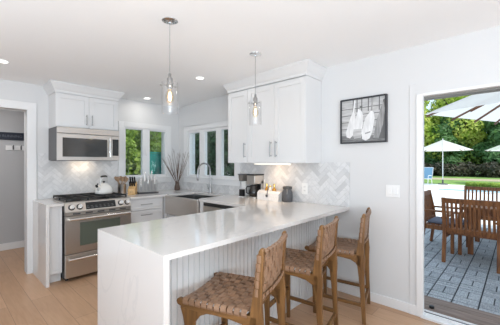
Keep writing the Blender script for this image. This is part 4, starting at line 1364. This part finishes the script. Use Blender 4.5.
# umbrellas
def canvas_mat():
    m = bpy.data.materials.new('white_canvas'); m.use_nodes = True
    nt = m.node_tree; b = nt.nodes['Principled BSDF']; out = nt.nodes['Material Output']
    b.inputs['Base Color'].default_value = (.84, .84, .82, 1); b.inputs['Roughness'].default_value = .85
    tl = nt.nodes.new('ShaderNodeBsdfTranslucent'); tl.inputs[0].default_value = (.84, .82, .78, 1)
    mx_ = nt.nodes.new('ShaderNodeMixShader'); mx_.inputs[0].default_value = .62
    nt.links.new(b.outputs[0], mx_.inputs[1]); nt.links.new(tl.outputs[0], mx_.inputs[2]); nt.links.new(mx_.outputs[0], out.inputs[0])
    return m
CANVAS = canvas_mat()
RIB = P('brown_rib', (.17, .075, .04), .5)
def umbrella(label, loc, R, rim_z, top_z, rot, n=8, pole_mat=None, ribs=True, base_z=0.0, sub=1):
    t = thing('patio_umbrella', label, 'umbrella', loc, rot)
    mb = MB()
    rimv = [Vector((R * cos(2 * pi * i / n), R * sin(2 * pi * i / n), rim_z)) for i in range(n)]
    top = Vector((0, 0, top_z))
    K = 5
    rows = []
    for k in range(K + 1):
        s_ = k / K
        row = []
        for i in range(n):
            a, b = rimv[i], rimv[(i + 1) % n]
            for q in range(4):
                r_ = a.lerp(b, q / 4)
                p = top.lerp(r_, max(s_, .02))
                p.z -= .05 * sin(pi * s_) * (1 - abs(q / 4 - .0) * 0) * (q in (1, 2, 3)) * .5
                row.append(p)
        rows.append(row)
    m_ = 4 * n
    v = [p for row in rows for p in row] + [Vector((p.x, p.y, p.z - .10)) for p in rows[-1]]
    f = []
    for k in range(K + 1):
        for j in range(m_):
            f.append((k * m_ + j, k * m_ + (j + 1) % m_, (k + 1) * m_ + (j + 1) % m_, (k + 1) * m_ + j))
    f = [q for q in f]
    f_main = f[:K * m_]
    f_val = f[K * m_:]
    mb.add(v, f_main)
    mb.build('canopy', CANVAS, t, world=False)
    pm = pole_mat or M['trim']
    MB().cyl((0, 0, base_z), (0, 0, top_z + .01), .025, n=14).build('pole', pm, t, world=False, smooth=True)
    MB().lathe([(.03, top_z), (.035, top_z + .02), (.02, top_z + .06), (0, top_z + .09)], (0, 0, 0), 14).build('finial', pm, t, world=False, smooth=True)
    MB().lathe([(.0, base_z), (.28, base_z), (.28, base_z + .06), (.05, base_z + .09), (.045, base_z + .32), (0, base_z + .32)], (0, 0, 0), 24).build('base', M['charcoal'], t, world=False, smooth=True)
    if ribs:
        for i in range(n * sub):
            a, b = rimv[i // sub], rimv[(i // sub + 1) % n]
            e_ = a.lerp(b, (i % sub) / sub)
            d_ = Vector((e_.x, e_.y, 0)).normalized()
            mb = MB(); mb.bar(d_ * .03 + Vector((0, 0, top_z - .07)), Vector((e_.x * .985, e_.y * .985, rim_z - (.035 if i % sub == 0 else .055))), .024, .03)
            mb.build('rib', RIB, t, world=False)
    return t
umbrella('large white square canvas umbrella with brown ribs above the patio table', (3.49, -5.12, PZ), 1.98, 2.24, 3.06, radians(112), n=4, pole_mat=M['patio_teak'], sub=4)
umbrella('white umbrella on a grey base standing beyond the pool, fully in view', (19.6, -0.80, PZ), 1.62, 2.22, 2.92, radians(10), base_z=-.01)
umbrella('white umbrella beyond the pool cut off by the right edge of the view', (22.4, -4.3, PZ), 1.62, 2.22, 2.92, radians(20), base_z=.0)

# blue sling chair by the pool
t = thing('pool_chair', 'blue sling pool chair with a white frame left of the far umbrella', 'chair', (18.4, -0.12, -.04), radians(80))
BL = P('blue_sling', (.20, .36, .50), .7)
mb = MB()
for sg in (-1, 1):
    mb.tube([(sg * .30, .0, .40), (sg * .30, -.12, .75), (sg * .30, -.22, 1.12)], .018, 8)
    mb.tube([(sg * .30, -.05, .0), (sg * .30, .02, .40), (sg * .30, .55, .42), (sg * .30, .60, .0)], .018, 8)
    mb.tube([(sg * .30, -.10, .62), (sg * .30, .52, .62), (sg * .30, .56, .40)], .016, 8)
mb.tube([(-.30, -.22, 1.12), (.30, -.22, 1.12)], .018, 8); mb.tube([(-.30, .55, .42), (.30, .55, .42)], .018, 8)
mb.build('frame', M['trim'], t, world=False, smooth=True)
mb = MB(); mb.prism([(-.01, .42), (.01, .42), (-.205, 1.11), (-.225, 1.11)], -.28, .28, 'x'); mb.build('back_sling', BL, t, world=False)
mb = MB(); mb.box(-.28, .28, .02, .54, .405, .415); mb.build('seat_sling', M['plate'], t, world=False)

# ------------------------------------------------------------------ planting
def leaf_mat(name, c0, c1, tr=.35):
    m = bpy.data.materials.new(name); m.use_nodes = True
    nt = m.node_tree; b = nt.nodes['Principled BSDF']; out = nt.nodes['Material Output']
    oi = nt.nodes.new('ShaderNodeTexCoord')
    nz = nt.nodes.new('ShaderNodeTexNoise'); nz.inputs['Scale'].default_value = .9; nz.inputs['Detail'].default_value = 6
    rp = nt.nodes.new('ShaderNodeValToRGB')
    rp.color_ramp.elements[0].position = .35; rp.color_ramp.elements[1].position = .66
    rp.color_ramp.elements[0].color = (*c0, 1); rp.color_ramp.elements[1].color = (*c1, 1)
    tl = nt.nodes.new('ShaderNodeBsdfTranslucent')
    mx_ = nt.nodes.new('ShaderNodeMixShader'); mx_.inputs[0].default_value = tr
    L = nt.links.new
    L(oi.outputs['Object'], nz.inputs[0]); L(nz.outputs[0], rp.inputs[0]); L(rp.outputs[0], b.inputs['Base Color']); L(rp.outputs[0], tl.inputs[0])
    b.inputs['Roughness'].default_value = .6
    L(b.outputs[0], mx_.inputs[1]); L(tl.outputs[0], mx_.inputs[2]); L(mx_.outputs[0], out.inputs[0])
    return m
LEAF = [leaf_mat('mid_green_leaf', (.12, .24, .035), (.44, .56, .11), .5), leaf_mat('yellow_green_leaf', (.30, .46, .06), (.84, .86, .24), .55), leaf_mat('dark_conifer_leaf', (.06, .16, .05), (.20, .36, .12), .45)]  # yellow-green tone has the glow of backlit leaves put into its colour
BARK = P('bark', (.10, .075, .055), .9, noise_amt=.4, noise_scale=6)
def crown_mesh(rng, blobs, nleaf, size):
    mb = MB()
    tot = sum(b[3] ** 2 for b in blobs)
    for bx, by, bz, br, sq in blobs:
        for _ in range(int(nleaf * br ** 2 / tot)):
            z = rng.uniform(-1, 1); a = rng.uniform(0, 2 * pi); r = math.sqrt(1 - z * z)
            d_ = Vector((r * cos(a), r * sin(a), z))
            rad = br * (.70 + .34 * rng.random() ** .6)
            c = Vector((bx, by, bz)) + Vector((d_.x * rad, d_.y * rad, d_.z * rad * sq))
            n_ = (d_ + Vector((rng.gauss(0, .5), rng.gauss(0, .5), rng.gauss(0, .5) + .25))).normalized()
            u_ = n_.orthogonal().normalized()
            u_ = (Matrix.Rotation(rng.uniform(0, 2 * pi), 3, n_) @ u_)
            w_ = n_.cross(u_)
            s_ = size * rng.uniform(.6, 1.3)
            mb.add([c - u_ * s_ * .5, c + w_ * s_ * .3 + n_ * s_ * .08, c + u_ * s_ * .5, c - w_ * s_ * .3 + n_ * s_ * .08], [(0, 1, 2, 3)])
    return mb
def make_tree(name, label, cat, loc, h, spread, leaf, seed, nleaf=5200, size=.38, low=.12, group=None):
    rng = random.Random(seed)
    t = thing(name, label, cat, loc, group=group)
    blobs = []
    for i in range(13):
        z = h * (low + .80 * (i + .5) / 13)
        rr = spread * (.95 - .55 * max(0, (z / h - .35)) / .65)
        a = rng.uniform(0, 2 * pi); k = rng.uniform(.15, .65)
        blobs.append((rr * k * cos(a), rr * k * sin(a), z, rr * rng.uniform(.42, .62), .8))
    crown_mesh(rng, blobs, nleaf, size).build('crown', leaf, t, world=False)
    mb = MB(); mb.tube([(0, 0, -.2), (.05, .02, h * .3), (0, .06, h * .75)], [h * .022, h * .016, h * .006], 10)
    for i in range(5):
        a = rng.uniform(0, 2 * pi); z = h * rng.uniform(.25, .55)
        mb.tube([(0, 0, z), (spread * .45 * cos(a), spread * .45 * sin(a), z + h * .16)], [h * .008, h * .003], 7)
    mb.build('trunk', BARK, t, world=False, smooth=True)
    return t
# tree line behind the lawn
T_MID = make_tree('leafy_tree', 'mid green leafy tree in the tree line behind the lawn', 'tree', (37.5, 4.6, -.1), 11.0, 3.0, LEAF[0], 1, group='trees behind the lawn')
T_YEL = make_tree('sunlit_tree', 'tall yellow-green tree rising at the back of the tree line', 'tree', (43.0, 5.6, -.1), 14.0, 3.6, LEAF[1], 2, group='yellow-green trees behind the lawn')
T_DRK = make_tree('dark_conifer', 'dark green conifer with hanging boughs in the tree line behind the lawn', 'tree', (35.4, 1.6, -.1), 7.2, 2.5, LEAF[2], 3, group='conifers behind the lawn', low=.10)
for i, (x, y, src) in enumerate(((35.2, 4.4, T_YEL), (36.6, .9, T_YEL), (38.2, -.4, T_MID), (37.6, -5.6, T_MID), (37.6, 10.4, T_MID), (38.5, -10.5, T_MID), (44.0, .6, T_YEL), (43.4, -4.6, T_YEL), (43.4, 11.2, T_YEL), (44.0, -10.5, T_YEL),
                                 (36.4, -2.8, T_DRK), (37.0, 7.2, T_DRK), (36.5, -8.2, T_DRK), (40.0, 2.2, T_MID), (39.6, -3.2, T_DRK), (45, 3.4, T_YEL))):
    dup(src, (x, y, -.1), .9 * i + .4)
def shrub(name, label, loc, w, h, leaf, seed, group, n=1400, size=.2, cat='shrub'):
    rng = random.Random(seed)
    t = thing(name, label, cat, loc, group=group)
    bl = [(rng.uniform(-w * .3, w * .3), rng.uniform(-w * .3, w * .3), h * rng.uniform(.3, .62), w * rng.uniform(.3, .42), h / w * .9) for _ in range(5)]
    crown_mesh(rng, bl, n, size).build('foliage', leaf, t, world=False)
    MB().tube([(0, 0, -.05), (0, 0, h * .4)], [.05, .03], 8).build('stem', BARK, t, world=False)
    return t
HEDGE_LEAF = leaf_mat('dark_hedge_leaf', (.02, .06, .02), (.075, .15, .05), .3)
BRUSH = leaf_mat('brown_brush_leaf', (.035, .04, .022), (.12, .10, .06), .2)
sh = shrub('undergrowth_shrub', 'low brownish shrub at the foot of the tree line behind the lawn', (33.8, 3.4, -.05), 2.6, 1.7, BRUSH, 5, 'brown shrubs at the foot of the tree line', 1500, .24)
for i, y in enumerate((1.4, -.6, -2.6, -4.6, -6.8, 5.6, 7.8)):
    dup(sh, (33.9 + .3 * (i % 2), y, -.05), 1.3 * i)
# clipped low hedge at the edge of the lawn
rng = random.Random(9)
mb = MB()
for _ in range(5200):
    x, y, z = rng.uniform(18.6, 19.5), rng.uniform(-9.5, -2.15), rng.uniform(0, .16)
    f_ = rng.choice((0, 1, 2, 2))
    if f_ == 0: x = 18.6 + rng.uniform(-.03, .05)
    elif f_ == 1: y = -2.15 + rng.uniform(-.05, .03)
    else: z = .16 + rng.uniform(-.05, .03)
    n_ = Vector((rng.gauss(0, 1), rng.gauss(0, 1), rng.gauss(0, 1) + .6)).normalized(); u_ = n_.orthogonal().normalized(); w_ = n_.cross(u_); c = Vector((x, y, z)); s_ = rng.uniform(.08, .16)
    mb.add([c - u_ * s_ * .5, c + w_ * s_ * .3, c + u_ * s_ * .5, c - w_ * s_ * .3], [(0, 1, 2, 3)])
mb.box(18.66, 19.44, -9.4, -2.2, -.04, .12)
tag(mb.build('low_hedge', LEAF[0]), 'low clipped green hedge along the lawn edge behind the teak bench', 'hedge')

# planting outside the kitchen windows
t1 = make_tree('garden_tree', 'bright green garden tree seen through the window beside the microwave', 'tree', (2.6, 9.2, -.21), 6.5, 2.0, LEAF[0], 21, nleaf=5200, size=.22, low=.06, group='trees outside the window beside the range')
t2 = make_tree('garden_tree', 'darker green garden tree seen through the window beside the microwave', 'tree', (1.75, 7.4, -.21), 5.0, 1.15, LEAF[0], 22, nleaf=4200, size=.18, low=.06, group='trees outside the window beside the range')
for i, (x, y, s_) in enumerate(((5.2, 10.2, t1), (0.4, 10.6, t1), (4.3, 12.6, t2), (6.6, 13.4, t1), (-1.6, 9.0, t2), (3.9, 8.4, t2), (2.2, 13.5, t1))):
    dup(s_, (x, y, -.21), 1.1 * i + .5)
hg = shrub('hedge_conifer', 'dense dark green hedge conifer outside the sink window', (2.9, 1.35, -.21), 1.5, 3.6, HEDGE_LEAF, 31, 'hedge conifers outside the sink window', 4200, .13, 'conifer')
for i, (x, y) in enumerate(((2.95, 2.25), (3.0, 3.15), (3.1, 4.05), (4.0, 1.8), (4.0, 3.0), (3.4, 5.0), (4.4, 4.4), (2.95, .75))):
    dup(hg, (x, y, -.21), 1.7 * i + .3)
# teal mesh fence
TEAL = P('teal_fence', (.02, .26, .22), .5)
t = thing('garden_fence', 'teal lattice garden fence seen through the right pane of the range window', 'fence', (3.0, 5.6, -.21))
FX0, FX1, FY, FZ = 2.08, 6.0, 5.4, 1.74
MB().box(FX0, FX1, FY + .02, FY + .03, -.1, FZ - .03).build('backing_panel', P('teal_screen', (.03, .36, .32), .7), t)
mb = MB()
n = 34
for i in range(-12, n):
    a = FX0 + i * .12
    for sg in (1, -1):
        p0, p1 = Vector((a if sg > 0 else a + 1.9, FY, -.1)), Vector((a + 1.9 if sg > 0 else a, FY, -.1 + 1.8))
        # clip to the panel
        d_ = p1 - p0
        t0, t1_ = 0.0, 1.0
        for lo, hi, o_, dd in ((FX0, FX1, p0.x, d_.x), (-.1, FZ, p0.z, d_.z)):
            a_, b_ = (lo - o_) / dd, (hi - o_) / dd
            if a_ > b_: a_, b_ = b_, a_
            t0, t1_ = max(t0, a_), min(t1_, b_)
        if t1_ - t0 > .03: mb.bar(p0 + d_ * t0, p0 + d_ * t1_, .022, .012, up=(0, 1, 0))
mb.build('lattice', TEAL, t)
MB().box(FX0 - .03, FX1, FY - .02, FY + .04, FZ - .02, FZ + .04).build('cap_rail', TEAL, t)
for x in (FX0, 4.0, FX1): MB().box(x - .04, x + .04, FY - .03, FY + .05, -.21, FZ + .06).build('post', TEAL, t)
t = thing('low_fence', 'low teal rail fence across the bottom of the range window', 'fence', (0.0, 3.6, -.21))
mb = MB()
for z in (.42, .72, 1.0): mb.box(-2.5, 3.2, 3.6, 3.64, z - .03, z + .03)
mb.build('rails', P('dark_teal_rail', (.01, .10, .09), .5), t)
for x in (-2.5, -.6, 1.3, 3.2): MB().box(x - .035, x + .035, 3.58, 3.66, -.21, 1.06).build('post', TEAL, t)
